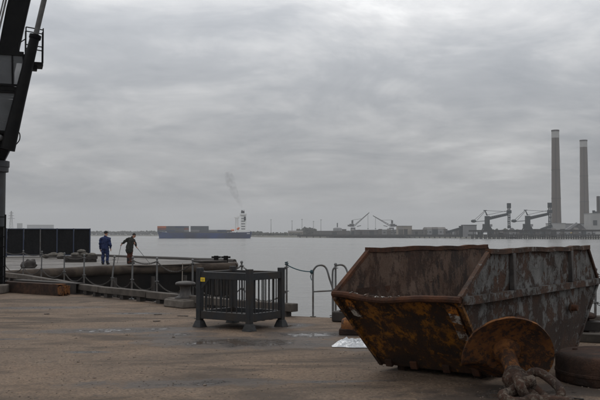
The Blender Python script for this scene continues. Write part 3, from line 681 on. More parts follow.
for (x_, y_, lx, ly), wh in zip(posts, where):
    t = thing('fence_post', 'thin grey steel fence post ' + wh, 'post', (x_, y_, 0), 0, 'posts of the quayside chain fence')
    H = 1.04
    pole = MB().tube([(0, 0, 0), (lx * .5, ly * .5, H * .5), (lx, ly, H)], [.022, .021, .020], 10).build('pole', 'galv', t)
    MB().ball((lx, ly, H + .012), .032, 8).build('finial', 'galv', pole)
    MB().lathe([(.07, 0), (.07, .015), (.045, .02)], 14).build('base_plate', 'galv', t)
    for z in (.50, .98):
        o = MB(); ring_link(o, (lx * z / H, ly * z / H, z), .042, .042, .009, Matrix.Identity(3), 12, 6); o.build('eye_ring', 'galv', t)
    tops.append((x_, y_, lx, ly))
skipspan = {11}
for i in range(len(posts) - 1):
    if i in (10, 11): continue
    (x0, y0, a0, b0), (x1, y1, a1, b1) = posts[i], posts[i + 1]
    for z, sg, lv in ((.98, .22 if i > 6 else .07, 'upper'), (.50, .24, 'lower')):
        if i < 6 and lv == 'upper' and i > 3: continue
        ff = z / 1.04
        o = chain_mesh((x0 + a0 * ff, y0 + b0 * ff, z), (x1 + a1 * ff, y1 + b1 * ff, z), sg)
        o = o.build('chain', 'chain'); tag(o, f'{lv} chain span off the post {where[i]}', 'chain', 'chains of the quayside fence')
for z, sg, lv in ((.98, .3, 'upper'), (.50, .18, 'lower')):
    o = chain_mesh((2.6, 15.25, z - .15), (4.97, 13.95, z), sg); tag(o.build('chain', 'chain'), f'{lv} chain reaching past the skip far end', 'chain', 'chains of the quayside fence')
t = thing('fence_post', 'thin grey steel fence post hidden mostly behind the skip side', 'post', (2.6, 15.25, 0), 0, 'posts of the quayside chain fence')
MB().tube([(0, 0, 0), (0, 0, .86)], .025, 10).build('pole', 'galv', t)
MB().lathe([(.07, 0), (.07, .015), (.045, .02)], 14).build('base_plate', 'galv', t)

# teal rope from post top to the ladder hoop
o = MB(); p0, p1 = Vector((-.27, 16.68, 1.03)), Vector((.24, 16.5, .90)); pts = []
for i in range(13): s = i / 12; pts.append(p0 + (p1 - p0) * s - Vector((0, 0, .04 * 4 * s * (1 - s))))
o.tube(pts, .011, 6)
o.ball(p1 + Vector((-.01, -.02, -.005)), .035, 8, (1, 1, 1.2)); o.tube([p1, p1 + Vector((-.03, -.02, -.1)), p1 + Vector((-.01, -.03, -.17))], .009, 6)
o.tube([p0 + Vector((math.cos(a) * .032, math.sin(a) * .032, -.01 + .004 * k)) for k, a in enumerate([i * .7 for i in range(18)])], .01, 6)
tag(o.build('rope', 'rope_teal'), 'teal rope tied from a fence post to the ladder hoop', 'rope')

# ladder hoops
for loc, lab in (((.26, 16.5, 0), 'bent grey tube handrail hoop of the quay ladder, with rope knotted on'), ((.66, 16.72, 0), 'grey tube handrail hoop of the quay ladder half behind the skip tip')):
    t = thing('ladder_hoop', lab, 'handrail', loc, 0, 'handrail hoops of the quay ladder')
    MB().tube(smooth_path([(0, 0, 0), (0, 0, .45), (0, 0, .86), (.03, -.01, .96), (.10, -.03, 1.02), (.20, -.05, 1.02), (.27, -.07, .95), (.33, -.1, .75), (.40, -.13, .52), (.395, -.14, .25), (.39, -.14, 0)]), .019, 10).build('hoop_tube', 'galv', t)
    MB().tube([(0, 0, .50), (.40, -.13, .53)], .016, 10).build('cross_bar', 'galv', t)
    for p in ((0, 0, 0), (.39, -.14, 0)): MB().lathe([(.06, 0), (.06, .014), (.03, .018)], 12, p).build('base_plate', 'galv', t)

# ---------------- steel beams lying by the crane
for k, (loc, a, L, lab) in enumerate((((-7.55, 23.0, 0), R(-36), 3.0, 'long dark steel channel beam with a torn orange rusty end'), ((-7.2, 23.62, 0), R(-38), 3.0, 'dark steel channel beam lying behind the one with the torn end'))):
    t = thing('steel_beam', lab, 'beam', loc, a, 'steel beams lying beside the crane foot')
    o = MB(); w_, h_, th = .30, .30, .022
    o.box((0, 0, th / 2), (L, w_, th)); o.box((0, 0, h_ - th / 2), (L, w_, th)); o.box((0, 0, h_ / 2), (L, th, h_ - 2 * th)); o.box((0, -w_ / 2 + th / 2, h_ / 2), (L * .98, th, h_ - 2 * th - .004))
    o.build('channel_web', 'timber_dark' if k else 'rust_dark', t)
    if k == 0:
        o = MB()
        for i in range(9):
            yy = -.14 + .035 * i; zz = h_ / 2 + .1 * nz((i, 1, 1), 1.1)
            o.box((L / 2 + .02 + .05 * abs(nz((i, 3, 3), .9)), yy, zz), (.14, .034, h_ * (.7 + .3 * nz((i, 5, 1), .8))), 0, 0, .2 * nz((i, 2, 2), 1))
        o.build('torn_end', 'rust_orange', t)
        MB().box((L / 2 - .12, -.002, h_ + .004), (.3, .28, .008)).build('rust_patch_plate', 'rust_orange', t)

# ---------------- pedestal crane
t = thing('pedestal_crane', 'black hydraulic pedestal crane with glazed cab on a grey column', 'crane', (-8.76, 23.6, 0), R(20))
MB().box((-.22, -.1, .12), (1.5, 1.5, .24), R(-20)).build('plinth', 'concrete', t, bevel=.03)
col = MB().tube([(0, 0, .24), (0, 0, 3.42)], .30, 32).build('column', 'crane_grey', t)
MB().lathe([(.40, .24), (.40, .29), (.31, .31)], 32).build('column_flange', 'crane_grey', col)
for k in range(10):
    a = k * .628; MB().lathe([(.022, .29), (.022, .33)], 6, (.36 * math.cos(a), .36 * math.sin(a), 0)).build('bolt', 'galv', col)
o = MB()
for s_ in (-.08, .30): o.bar((s_, -.42, .24), (s_, -.42, 2.2), .05)
for k in range(7): o.bar((-.08, -.42, .45 + .28 * k), (.30, -.42, .45 + .28 * k), .028)
for k in range(3): o.bar((.1, -.28, .6 + .7 * k), (.1, -.42, .6 + .7 * k), .04)
o.build('ladder', 'black', t)
MB().box((-.02, -.18, 1.05), (.56, .40, 1.6)).build('switch_cabinet', 'black', t, bevel=.02)
sl = MB().lathe([(.33, 3.42), (.375, 3.43), (.375, 3.56), (.40, 3.57), (.40, 3.74), (.36, 3.75)], 32).build('slew_ring', 'crane_grey', t)
o = MB(); o.add([(-1.0, -.4, 3.752), (.26, -.4, 3.752), (.26, .5, 3.752), (-1.0, .5, 3.752), (-1.2, -.55, 4.5), (.60, -.55, 4.5), (.60, .5, 4.5), (-1.2, .5, 4.5)], [(3, 2, 1, 0), (4, 5, 6, 7), (0, 1, 5, 4), (1, 2, 6, 5), (2, 3, 7, 6), (3, 0, 4, 7)])
o.build('slew_platform', 'black', t, bevel=.03)
MB().ball((.12, -.60, 4.36), .09, 10, (1, .7, 1)).build('work_lamp', 'galv', t)
CY0, CY1 = -.62, .42
def frame(o, pts, w_=.06):
    for a, b_ in zip(pts, pts[1:] + pts[:1]): o.bar(a, b_, w_)
cabf = MB()
lo = [(-1.1, CY0, 4.53), (.58, CY0, 4.53), (.64, CY0, 5.66), (-1.1, CY0, 5.66)]
up = [(-1.1, CY0, 5.86), (.80, CY0, 5.86), (.72, CY0, 6.74), (-1.1, CY0, 6.74)]
for quad in (lo, up):
    frame(cabf, quad); frame(cabf, [(x_, CY1, z_) for x_, y_, z_ in quad])
    for (x_, y_, z_) in quad: cabf.bar((x_, CY0, z_), (x_, CY1, z_), .06)
cabf.bar((.44, CY0, 5.86), (.42, CY0, 6.74), .045); cabf.bar((-.2, CY0, 5.86), (-.2, CY0, 6.74), .05)
cabf.box((-.17, -.1, 5.76), (1.85, 1.06, .12)); cabf.box((-.2, -.1, 6.79), (1.86, 1.08, .08)); cabf.box((-.25, -.1, 4.50), (1.6, 1.05, .06))
cab = cabf.build('cab', 'black', t)
def pane(q4):
    MB().sheet([[q4[0], q4[1]], [q4[3], q4[2]]], (0, .012, .0)).build('window_pane', 'glass', cab, smooth=False)
yy_ = CY0 + .005
pane([(-1.07, yy_, 4.56), (.55, yy_, 4.56), (.61, yy_, 5.63), (-1.07, yy_, 5.63)])
pane([(-1.07, yy_, 5.89), (-.225, yy_, 5.89), (-.225, yy_, 6.71), (-1.07, yy_, 6.71)])
pane([(-.175, yy_, 5.89), (.415, yy_, 5.89), (.395, yy_, 6.71), (-.175, yy_, 6.71)])
pane([(.465, yy_, 5.89), (.77, yy_, 5.89), (.69, yy_, 6.71), (.445, yy_, 6.71)])
for (xa_, xb_, z0, z1) in ((.79, .71, 5.89, 6.71), (.58, .63, 4.56, 5.63)):
    MB().sheet([[(xa_, CY0 + .04, z0), (xa_, CY1 - .04, z0)], [(xb_, CY0 + .04, z1), (xb_, CY1 - .04, z1)]], (-.012, 0, 0)).build('window_pane', 'glass', cab, smooth=False)
MB().box((-.25, .36, 5.1), (1.5, .06, 1.0)).build('cab_back_wall', 'crane_grey', cab)
MB().box((-.25, .36, 6.12), (1.5, .06, .5)).build('cab_back_wall', 'black', cab)
st = MB().box((-.45, -.1, 6.0), (.5, .5, .12)).build('cab_seat', 'black', cab, bevel=.03); MB().box((-.45, .12, 6.3), (.5, .1, .55)).build('seat_back', 'black', st, bevel=.03)
for k, z_ in enumerate((4.75, 4.95)): MB().box((.05 + .2 * k, -.3, z_), (.3, .3, .22)).build('control_box', 'galv', cab, bevel=.02)
# luffing ram: barrel and bright rod
ram = MB().tube([(.33, -.80, 4.0), (.62, -.80, 5.4), (.99, -.80, 7.12), (1.02, -.80, 7.26)], [.20, .17, .135, .14], 24).build('ram_barrel', 'black', t)
MB().lathe([(.15, 0), (.165, .02), (.165, .12), (.10, .14)], 24, (1.01, -.80, 7.18), Vector((.21, 0, 1)).to_track_quat('Z', 'X').to_matrix().to_4x4()).build('ram_gland', 'black', ram)
MB().tube([(1.02, -.80, 7.2), (1.60, -.80, 10.0)], .075, 20).build('ram_rod', 'chrome', ram)
# boom, deep box section rising behind the cab
o = MB(); q0 = ((-.42, 4.3), (.08, 4.3), (.24, 8.35), (.86, 8.35), (.86, 11.3), (1.45, 11.3)); vs = [(x_, y_, z_) for x_, z_ in q0 for y_ in (.55, 1.2)]
o.add(vs, [(0, 1, 3, 2), (0, 2, 6, 4), (2, 3, 7, 6), (3, 1, 5, 7), (1, 0, 4, 5), (4, 6, 10, 8), (6, 7, 11, 10), (7, 5, 9, 11), (5, 4, 8, 9), (8, 10, 11, 9)])
boom = o.build('boom', 'black', t, bevel=.03)
MB().tube([(-.5, .5, 4.9), (-.16, .5, 6.6), (.16, .5, 8.2), (.72, .5, 11)], .028, 8).build('hydraulic_pipe', 'galv', boom)
MB().tube([(-.62, .5, 4.9), (-.25, .5, 6.6), (.09, .5, 8.2), (.66, .5, 11)], .022, 8).build('hydraulic_pipe', 'galv', boom)
# service platform with guard rail
pl = MB().box((1.07, -.35, 6.52), (.38, .55, .10)).build('service_platform', 'black', t)
MB().box((1.02, -.45, 6.41), (.16, .3, .12)).build('platform_bracket', 'black', pl)
rail = MB()
for (x_, y_) in ((.78, -.60), (1.25, -.60), (1.25, -.1), (.78, -.1)): rail.tube([(x_, y_, 6.55), (x_, y_, 7.56)], .018, 8)
for z_ in (7.06, 7.56): rail.tube([(.78, -.6, z_), (1.25, -.6, z_ - .05), (1.25, -.1, z_ - .05), (.78, -.1, z_)], .017, 8)
rail.tube([(.78, -.6, 7.22), (.60, -.6, 7.08), (.60, -.6, 6.75)], .017, 8)
rail.build('guard_rail', 'black', pl)
MB().tube(smooth_path([(.50, -.6, 4.62), (.64, -.65, 4.5), (.64, -.65, 4.3), (.50, -.6, 4.12)]), .016, 8).build('hose_loop', 'black', t)

# ---------------- the barge
D = .05
HULL = [(-13.5, 35.0), (-11.9, 36.9), (-10.2, 39.9), (-7.2, 42.7), (-3.6, 45.1), (-3.75, 47.4), (-8.6, 53.0), (-15.6, 60.8), (-30, 61), (-26, 47)]
t = thing('barge', 'long flat barge with dark hull and rounded gunwale moored at the quay', 'barge')
o = MB(); n = len(HULL)
vs = [(x_, y_, WATER_Z - .6) for x_, y_ in HULL] + [(x_, y_, D - .06) for x_, y_ in HULL]
o.add(vs, [tuple(range(n))[::-1], tuple(range(n, 2 * n))] + [(i, (i + 1) % n, n + (i + 1) % n, n + i) for i in range(n)])
hull = o.build('hull', 'hull', t, smooth=False)
# deck planks, clipped to the outline
dv = Vector((.78, .62)).normalized(); nv = Vector((-dv.y, dv.x))
def clip(poly, p, nn):       # keep side where (x-p).n >= 0
    out = []
    for i in range(len(poly)):
        a, b_ = Vector(poly[i]), Vector(poly[(i + 1) % len(poly)]); da, db = (a - p).dot(nn), (b_ - p).dot(nn)
        if da >= 0: out.append(a)
        if da * db < 0: out.append(a + (b_ - a) * (da / (da - db)))
    return out
origin = Vector((-13.5, 35.0)); pr_ = random.Random(6)
for k in range(-8, 40):
    y0 = k * .62; pl_ = clip(HULL, origin + nv * (y0 + .012), nv); pl_ = clip(pl_, origin + nv * (y0 + .608), -nv) if len(pl_) > 2 else []
    if len(pl_) > 2:
        MB().prism([tuple(p) for p in pl_], D - .058, D + pr_.uniform(-.012, .006)).build('deck_plank', 'deck', t, smooth=False)
def gun(pts, r, nm, mat, z):
    MB().tube([(x_, y_, z + .03 * nz((x_, y_, 0), .5)) for x_, y_ in pts], [r * (1 + .12 * nz((x_, y_, 3), .4)) for x_, y_ in pts], 12).build(nm, mat, t)
def dens(pts, k=6): return [tuple(Vector(a).lerp(Vector(b_), i / k)) for a, b_ in zip(pts, pts[1:]) for i in range(k)] + [pts[-1]]
gun(dens(HULL[0:5]), .23, 'gunwale', 'gunwale', D - .20)
gun(dens(HULL[4:6]), .20, 'gunwale', 'gunwale', D - .18)
gun(dens(HULL[5:8]), .13, 'gunwale', 'timber_dark', D + .02)
for k, (x_, y_) in enumerate(((-4.7, 46.3), (-4.15, 46.2))):
    bt = MB().tube([(x_, y_, D), (x_, y_, D + .38)], .13, 14).build('mooring_bitt', 'hull', t); MB().tube([(x_ - .26, y_, D + .3), (x_ + .26, y_, D + .3)], .05, 8).build('bitt_pin', 'hull', bt)
MB().box((-5.0, 46.0, D + .08), (1.6, 1.0, .12), .6).build('foredeck_hatch', 'timber_dark', t, bevel=.03)
for f in (.15, .4, .62, .85):     # hanging fenders on the hull
    p = Vector(HULL[2]).lerp(Vector(HULL[4]), f); MB().tube([(p.x + .12, p.y - .14, -.5), (p.x + .12, p.y - .14, -1.6)], .11, 10).build('rubbing_post', 'timber_dark', t)
# mooring line to the quay
o = MB(); a, b_ = Vector((-6.2, 43.6, .1)), Vector((-2.75, 18.9, .35))
o.tube([a + (b_ - a) * (i / 24) - Vector((0, 0, 1.1 * 4 * (i / 24) * (1 - i / 24))) for i in range(25)], .02, 6)
tag(o.build('mooring_line', 'rope'), 'slack brown mooring line running from the barge to the bollard', 'rope')

# dark screens on the barge
A, B = Vector((-21.6, 57.4, D)), Vector((-14.95, 58.75, D)); npan = 6
t = thing('screen_fence', 'row of black netting screen panels on blue posts across the barge', 'fence', A)
dd = (B - A); u = dd.normalized(); ang = math.atan2(u.y, u.x)
for i in range(npan):
    p, q_ = dd * (i / npan), dd * ((i + 1) / npan); rows = []
    for zi in range(7):
        rows.append([tuple(p.lerp(q_, .03 + .94 * j / 8) + Vector((0, .05 * nz((i * 3 + j * .5, zi * .6, 2), 1), .08 + 1.9 * zi / 6))) for j in range(9)])
    MB().sheet(rows, (0, .02, 0)).build('netting_panel', 'net', t)
for i in range(npan + 1):
    p = dd * (i / npan); MB().tube([p, p + Vector((0, -.03, 2.0))], .042, 8).build('post', 'galv' if i == 3 else 'post_blue', t)
MB().bar(Vector((0, -.06, 1.96)), dd + Vector((0, -.06, 1.96)), .05).build('top_rail', 'post_blue', t)
MB().bar(Vector((0, -.06, .12)), dd + Vector((0, -.06, .12)), .05).build('bottom_rail', 'post_blue', t)
# sack pile on a tray, rope heap, small rubble
t = thing('timber_tray', 'low dark timber tray loaded with pale sacks on the barge deck', 'tray', (-12.6, 47.4, D + .01), R(14))
for y_ in (-.5, 0, .5): MB().box((0, y_, .06), (1.8, .12, .12)).build('bearer', 'timber_dark', t)
for k in range(7): MB().box((-.78 + .26 * k, 0, .145), (.22, 1.2, .04)).build('slat', 'timber_dark', t)
for y_ in (-.58, .58): MB().box((0, y_, .25), (1.9, .04, .17)).build('side_board', 'timber_dark', t)
sr = random.Random(12)
sackpos = [(-.55, -.2, .24), (-.05, -.25, .25), (.5, -.2, .24), (-.5, .25, .24), (.05, .25, .25), (.55, .3, .24), (-.3, -.05, .42), (.2, 0, .43), (.05, .05, .60), (-.15, .3, .42), (.62, -.1, .41)]
for k, (x_, y_, z_) in enumerate(sackpos):
    o = MB(); prof = []
    for i in range(9):
        f = i / 8; prof.append((.02 + .155 * math.sin(math.pi * f) ** .45, (f - .5) * .52))
    o.lathe(prof, 12, (0, 0, 0), Matrix.Diagonal((1, .66, 1, 1)), .10, k)
    s_ = o.build('sack', 'sack', None); s_.rotation_euler = (R(90) , 0, R(14) + R(90) + sr.uniform(-.5, .5)); s_.rotation_euler = (R(90), 0, sr.uniform(-.6, .6) + R(100))
    ca, sa = math.cos(R(14)), math.sin(R(14)); s_.location = (-12.6 + x_ * ca - y_ * sa, 47.4 + x_ * sa + y_ * ca, D + z_)
    tag(s_, 'pale stuffed sack ' + ['in the bottom layer at the tray corner near the screens', 'in the middle of the bottom layer on the tray front', 'in the bottom layer at the tray corner near the person in blue', 'in the bottom layer at the tray back corner towards the screens', 'in the middle of the bottom layer at the tray back', 'in the bottom layer at the tray back corner towards the river', 'in the second layer towards the crane end of the tray', 'in the second layer at the middle of the tray', 'topping the whole pile on the barge tray', 'in the second layer at the back of the tray', 'in the second layer towards the person in blue'][k], 'sack', 'sacks piled on the barge tray')
o = MB(); o.ball((0, 0, .12), .32, 24, (1.15, .9, .85))
o.v = [tuple(Vector((x_, y_, max(.0, z_))) * (1 + .32 * nz((x_, y_, z_), 4.5) + .14 * nz((x_, y_, z_), 11))) for x_, y_, z_ in o.v]
tag(o.build('tarpaulin', 'timber_dark', loc=(-12.75, 38.9, D)), 'dark bundled tarpaulin lying near the barge edge', 'tarpaulin')
o = MB()
for k in range(9): o.ball((sr.uniform(-.7, .7), sr.uniform(-.3, .3), .12 + sr.uniform(0, .14)), sr.uniform(.13, .24), 6, (1.3, 1, .7))
tag(o.build('canvas_heap', 'sack', loc=(-15.9, 53.5, D)), 'low heap of pale canvas in front of the black screens', 'canvas')

# ---------------- people on the barge
FOLD = bpy.data.textures.new('folds', 'CLOUDS'); FOLD.noise_scale = .13; FOLD.noise_depth = 1
def fused(name, mat, parent, chains, balls=(), voxel=.014, smooth_it=3):
    o = MB()
    for pts, rad in chains:
        n_ = []; r_ = []
        for i in range(len(pts) - 1):
            for k in range(3):
                f = k / 3; n_.append(Vector(pts[i]).lerp(Vector(pts[i + 1]), f)); r_.append(rad[i] + (rad[i + 1] - rad[i]) * f)
        n_.append(Vector(pts[-1])); r_.append(rad[-1])
        o.tube(n_, r_, 10)
        o.ball(pts[0], rad[0] * .98, 8); o.ball(pts[-1], rad[-1] * .98, 8)
    for c_, r_, s_ in balls: o.ball(c_, r_, 10, s_)
    ob = o.build(name, mat, parent)
    rm = ob.modifiers.new('remesh', 'REMESH'); rm.mode = 'VOXEL'; rm.voxel_size = voxel; rm.use_smooth_shade = True
    sm = ob.modifiers.new('smooth', 'SMOOTH'); sm.iterations = smooth_it; sm.factor = .5
    if voxel > .0135:            # cloth folds
        dm = ob.modifiers.new('folds', 'DISPLACE'); dm.texture = FOLD; dm.strength = .075; dm.mid_level = .5
    return ob
def hand(w_, fwd, out, s=1.0, curl=.5):
    """palm and five fingers as chains: w_ wrist, fwd finger direction, out thumb side"""
    w_, fwd, out = Vector(w_), Vector(fwd).normalized(), Vector(out).normalized(); out = (out - fwd * out.dot(fwd)).normalized(); pal = fwd.cross(out)
    ch = [([w_, w_ + fwd * .05, w_ + fwd * .085], [.026, .034, .03])]
    for i, L in enumerate((.075, .085, .08, .062)):
        b_ = w_ + fwd * .088 + out * (.030 - .020 * i); m_ = b_ + fwd * L * .5 + pal * L * .12; e_ = m_ + fwd * L * .42 * (1 - curl) + pal * L * .5 * curl
        ch.append(([b_, m_, e_], [.0095, .0088, .0072]))
    b_ = w_ + fwd * .03 + out * .03; ch.append(([b_, b_ + fwd * .03 + out * .028, b_ + fwd * .062 + out * .034], [.012, .0105, .009]))
    return ch
def head_parts(c, face):
    """skull, jaw, nose, ears; c = head centre, face = direction looked in"""
    c, f = Vector(c), Vector(face).normalized(); side = f.cross(Vector((0, 0, 1))).normalized(); up_ = side.cross(f)
    bl = [(c, .098, (.86, .95, 1.1)), (c + f * .035 - up_ * .07, .066, (.95, .95, 1))]
    for s_ in (-1, 1): bl.append((c + side * s_ * .088 - up_ * .012 - f * .005, .026, (.6, .8, 1.25)))
    ch = [([c + f * .09 + up_ * .012, c + f * .112 - up_ * .03], [.011, .017]), ([c + f * .083 - up_ * .068 - side * .02, c + f * .083 - up_ * .068 + side * .02], [.011, .011]),
          ([c + f * .078 + up_ * .03 - side * .05, c + f * .086 + up_ * .032, c + f * .078 + up_ * .03 + side * .05], [.012, .013, .012])]
    return ch, bl, (c, f, side, up_)
def eyes(parent, H):
    c, f, side, up_ = H
    for s_ in (-1, 1): MB().ball(c + f * .088 + side * s_ * .032 + up_ * .008, .011, 8).build('eye', 'boots', parent)

# person in blue overalls, back to us
t = thing('person', 'person in blue overalls and dark cap standing with back turned on the barge', 'person', (-10.27, 43.5, D + .005), R(-8))
hc, hb_, H = head_parts((.03, .03, 1.635), (.15, 1, -.22))
wl_, wr_ = (-.27, .03, .80), (.285, .06, .82)
body = fused('body', 'skin', t, hc + hand(wl_, (.02, .12, -1), (.2, 1, 0)) + hand(wr_, (-.05, .15, -1), (-.2, 1, 0)) + [([(0, 0, 1.36), (.015, .01, 1.46), (.03, .02, 1.56)], [.085, .062, .065]),
      ([(-.26, 0, .98), wl_], [.04, .03]), ([(.27, .02, .98), wr_], [.04, .03]), ([(0, 0, 1.36), (0, 0, .9)], [.1, .1]), ([(0, 0, 1.3), (-.2, 0, 1.3), (-.26, 0, .98)], [.08, .05, .04]), ([(0, 0, 1.3), (.2, 0, 1.3), (.27, .02, .98)], [.08, .05, .04])], hb_, .009, 2)
eyes(body, H)
fused('overalls', 'overall', t, [
    ([(0, 0, .86), (0, -.005, 1.08), (0, -.01, 1.27), (0, 0, 1.38), (.01, .01, 1.445)], [.155, .162, .175, .15, .085]), ([(-.055, 0, .95), (-.07, 0, 1.2)], [.14, .14]), ([(.055, 0, .95), (.07, 0, 1.2)], [.14, .14]),
    ([(-.10, 0, 1.355), (-.215, -.005, 1.335), (-.265, -.03, 1.09), (-.27, .02, .84)], [.10, .095, .075, .056]), ([(.10, 0, 1.355), (.215, -.005, 1.335), (.275, -.03, 1.09), (.285, .045, .86)], [.10, .095, .075, .056]),
    ([(-.085, 0, .86), (-.105, .015, .50), (-.115, -.01, .09)], [.122, .092, .074]), ([(.09, 0, .86), (.115, .02, .50), (.135, .0, .09)], [.122, .092, .074])], (), .014, 3)
for s_, x_ in ((-1, -.118), (1, .14)):
    fused('boot', 'boots', t, [([(x_, -.03, .15), (x_, -.03, .05)], [.068, .06]), ([(x_, -.05, .045), (x_ + .01 * s_, .07, .042), (x_ + .02 * s_, .16, .038)], [.05, .05, .042])], (), .011, 2)
cp_ = fused('cap', 'cap', t, [], [((.025, .015, 1.68), .113, (.92, 1.02, .78))], .012, 2)
MB().box((.05, .135, 1.675), (.15, .12, .014), -.15, R(-12)).build('peak', 'cap', cp_, bevel=.004)

# person in dark jacket, facing right, looking down, a stick in each hand
t = thing('person', 'person in dark jacket and rust trousers bending over a stick on the barge', 'person', (-9.14, 44.3, D + .005), 0)
hc, hb_, H = head_parts((.215, .06, 1.52), (.75, .35, -.62))
wl_, wr_ = (-.40, -.06, 1.06), (.31, .12, .93)
body = fused('body', 'skin', t, hc + hand(wl_, (-.6, .1, -.75), (-.3, -1, 0), curl=.9) + hand(wr_, (.55, .15, -.8), (0, 1, .3), curl=.9) + [([(.06, .02, 1.30), (.14, .04, 1.39), (.19, .05, 1.46)], [.09, .064, .066]),
      ([(-.22, -.03, 1.17), wl_], [.04, .03]), ([(.25, .05, 1.08), wr_], [.04, .03]), ([(.06, .02, 1.3), (0, 0, .9)], [.1, .1]), ([(.06, .02, 1.28), (-.1, 0, 1.28), (-.22, -.03, 1.17)], [.07, .05, .04]), ([(.06, .02, 1.28), (.2, .06, 1.25), (.25, .05, 1.08)], [.07, .05, .04])], hb_, .009, 2)
eyes(body, H)
fused('jacket', 'jacket', t, [
    ([(-.03, -.005, .70), (-.01, 0, .92), (.03, 0, 1.12), (.065, .01, 1.28), (.11, .03, 1.39)], [.185, .165, .165, .165, .09]), ([(-.07, 0, .72), (-.05, 0, 1.0)], [.15, .14]), ([(.05, 0, .74), (.07, .02, 1.2)], [.14, .14]),
    ([(-.02, -.02, 1.315), (-.12, -.03, 1.30), (-.27, -.07, 1.18), (-.385, -.06, 1.085)], [.105, .095, .07, .052]), ([(.12, .05, 1.28), (.20, .08, 1.24), (.275, .10, 1.07), (.305, .12, .965)], [.10, .09, .072, .052])], (), .014, 3)
fused('trousers', 'trousers', t, [([(-.06, -.02, .82), (-.05, -.03, .48), (-.06, -.05, .10)], [.12, .09, .072]), ([(.06, .03, .82), (.07, .05, .48), (.06, .03, .10)], [.12, .092, .074]), ([(-.05, 0, .84), (.05, 0, .84)], [.12, .12])], (), .014, 3)
for x_, y_ in ((-.06, -.05), (.06, .03)):
    fused('boot', 'boots', t, [([(x_, y_, .28), (x_, y_, .05)], [.082, .064]), ([(x_ - .03, y_, .045), (x_ + .08, y_ + .03, .042), (x_ + .17, y_ + .05, .038)], [.05, .05, .042])], (), .011, 2)
c_, f_, s_, u_ = H
fused('hair', 'hair', t, [], [(c_ - f_ * .02 + u_ * .028, .104, (.92, .95, .95))], .012, 2)
for p, q_, lab in (((-9.14 - .46, 44.26, D + .99), (-9.83, 44.4, D + .02), 'thin stick held low behind the person in the dark jacket'), ((-9.14 + .37, 44.44, D + .85), (-8.18, 44.9, D + .02), 'thin stick slanting forward to the deck from the jacketed person')):
    o = MB(); d_ = Vector(p) - Vector(q_); o.tube([q_, Vector(q_) + d_ * .5, Vector(p) + d_ * .14], [.010, .012, .015], 8); o.ball(Vector(p) + d_ * .14, .022, 8)
    tag(o.build('stick', 'galv'), lab, 'stick', 'sticks held on the barge')

# loose grit and pebbles on the quay
o = MB(); gr = random.Random(21)
for k in range(2600):
    y_ = 7.2 + 15 * gr.random() ** 1.5; x_ = gr.uniform(-.42, .42) * y_ * 1.05; r_ = gr.uniform(.003, .009) * (1 + (gr.random() > .985) * 1.2)
    if y_ > 13.5 and x_ > 0: continue
    o.ball((x_, y_, r_ * .3), r_, 3, (1.3, 1, .7))
kind(o.build('grit', 'stone', smooth=False), 'stuff')

wr = random.Random(5)
for x_, y_, L_, w_, a_, lab in ((-2.9, 16.9, .16, .05, .3, 'by the bollard plinth'), (-2.35, 16.6, .22, .05, -.2, 'between bollard plinth and cage'), (-2.0, 16.1, .12, .06, .9, 'close to the cage corner'), (-2.7, 15.6, .14, .04, .1, 'on the wet streak beside the cage'), (-5.2, 17.0, .10, .06, .5, 'alone on the open quay'), (2.35, 7.95, .2, .03, .1, 'beside the anchor chain links'), (2.75, 8.3, .16, .03, -.4, 'between anchor and round sinker')):
    o = MB(); rows = [[(L_ * (i / 6 - .5), w_ * (j / 3 - .5) * (1 + .6 * nz((i, j, x_), .9)) + .02 * nz((i, 2, y_), .6), .004 + .012 * abs(nz((i, j, y_), .8))) for j in range(4)] for i in range(7)]
    tag(o.sheet(rows, (0, 0, .008)).build('timber_scrap', 'timber_dark', loc=(x_, y_, 0), rz=a_), 'dark splintered timber scrap ' + lab, 'timber scrap', 'timber scraps on the quay')

# ================================================================== FAR BANK
def fbox(name, px0, px1, py0, Y, depth, mat, parent=None, zb=-2.4, bevel=0):
    a = at(px0, py0, Y); b_ = at(px1, py0, Y); p = parent.location if parent else Vector()
    return MB().box((((a.x + b_.x) / 2) - p.x, Y + depth / 2 - p.y, (a.z + zb) / 2 - p.z), (b_.x - a.x, depth, a.z - zb)).build(name, mat, parent, smooth=False)
def chimney(px, top, w0, w1, Y, lab):
    b_ = at(px, 236, Y); h = at(px, top, Y).z; k = Y / FPX
    t = thing('chimney', lab, 'chimney', (b_.x, Y, -1.2), 0, 'power station chimneys'); h += 1.2
    r0, r1 = w0 * k / 2, w1 * k / 2; hw = h * .925
    MB().lathe([(r0 * 1.04, 0), (r0, h * .1), (r0 + (r1 - r0) * .5, h * .5), (r1, hw)], 40).build('shaft', 'smokestack', t)
    MB().lathe([(r1 * 1.03, hw), (r1 * 1.02, h * .985)], 40).build('pale_band', 'stack_white', t)
    MB().lathe([(r1 * 1.06, h * .985), (r1 * 1.06, h), (r1 * .8, h)], 40).build('rim', 'stack_dark', t)
    MB().bar((-r0 * .3, -r0 * 1.0, 0), (-r1 * .3, -r1 * 1.02, hw), .9, .5).build('ladder', 'stack_dark', t)
    for f in (.35, .62): MB().lathe([(r0 + (r1 - r0) * f + .5, h * f), (r0 + (r1 - r0) * f + .5, h * f + .7)], 40).build('gallery', 'stack_dark', t)
chimney(556.6, 130, 9.6, 7.4, 1290, 'taller concrete power station chimney with pale top band behind the coal unloader')
chimney(584.8, 140, 9.2, 7.2, 1466, 'shorter concrete power station chimney with pale top band beside the edge building')

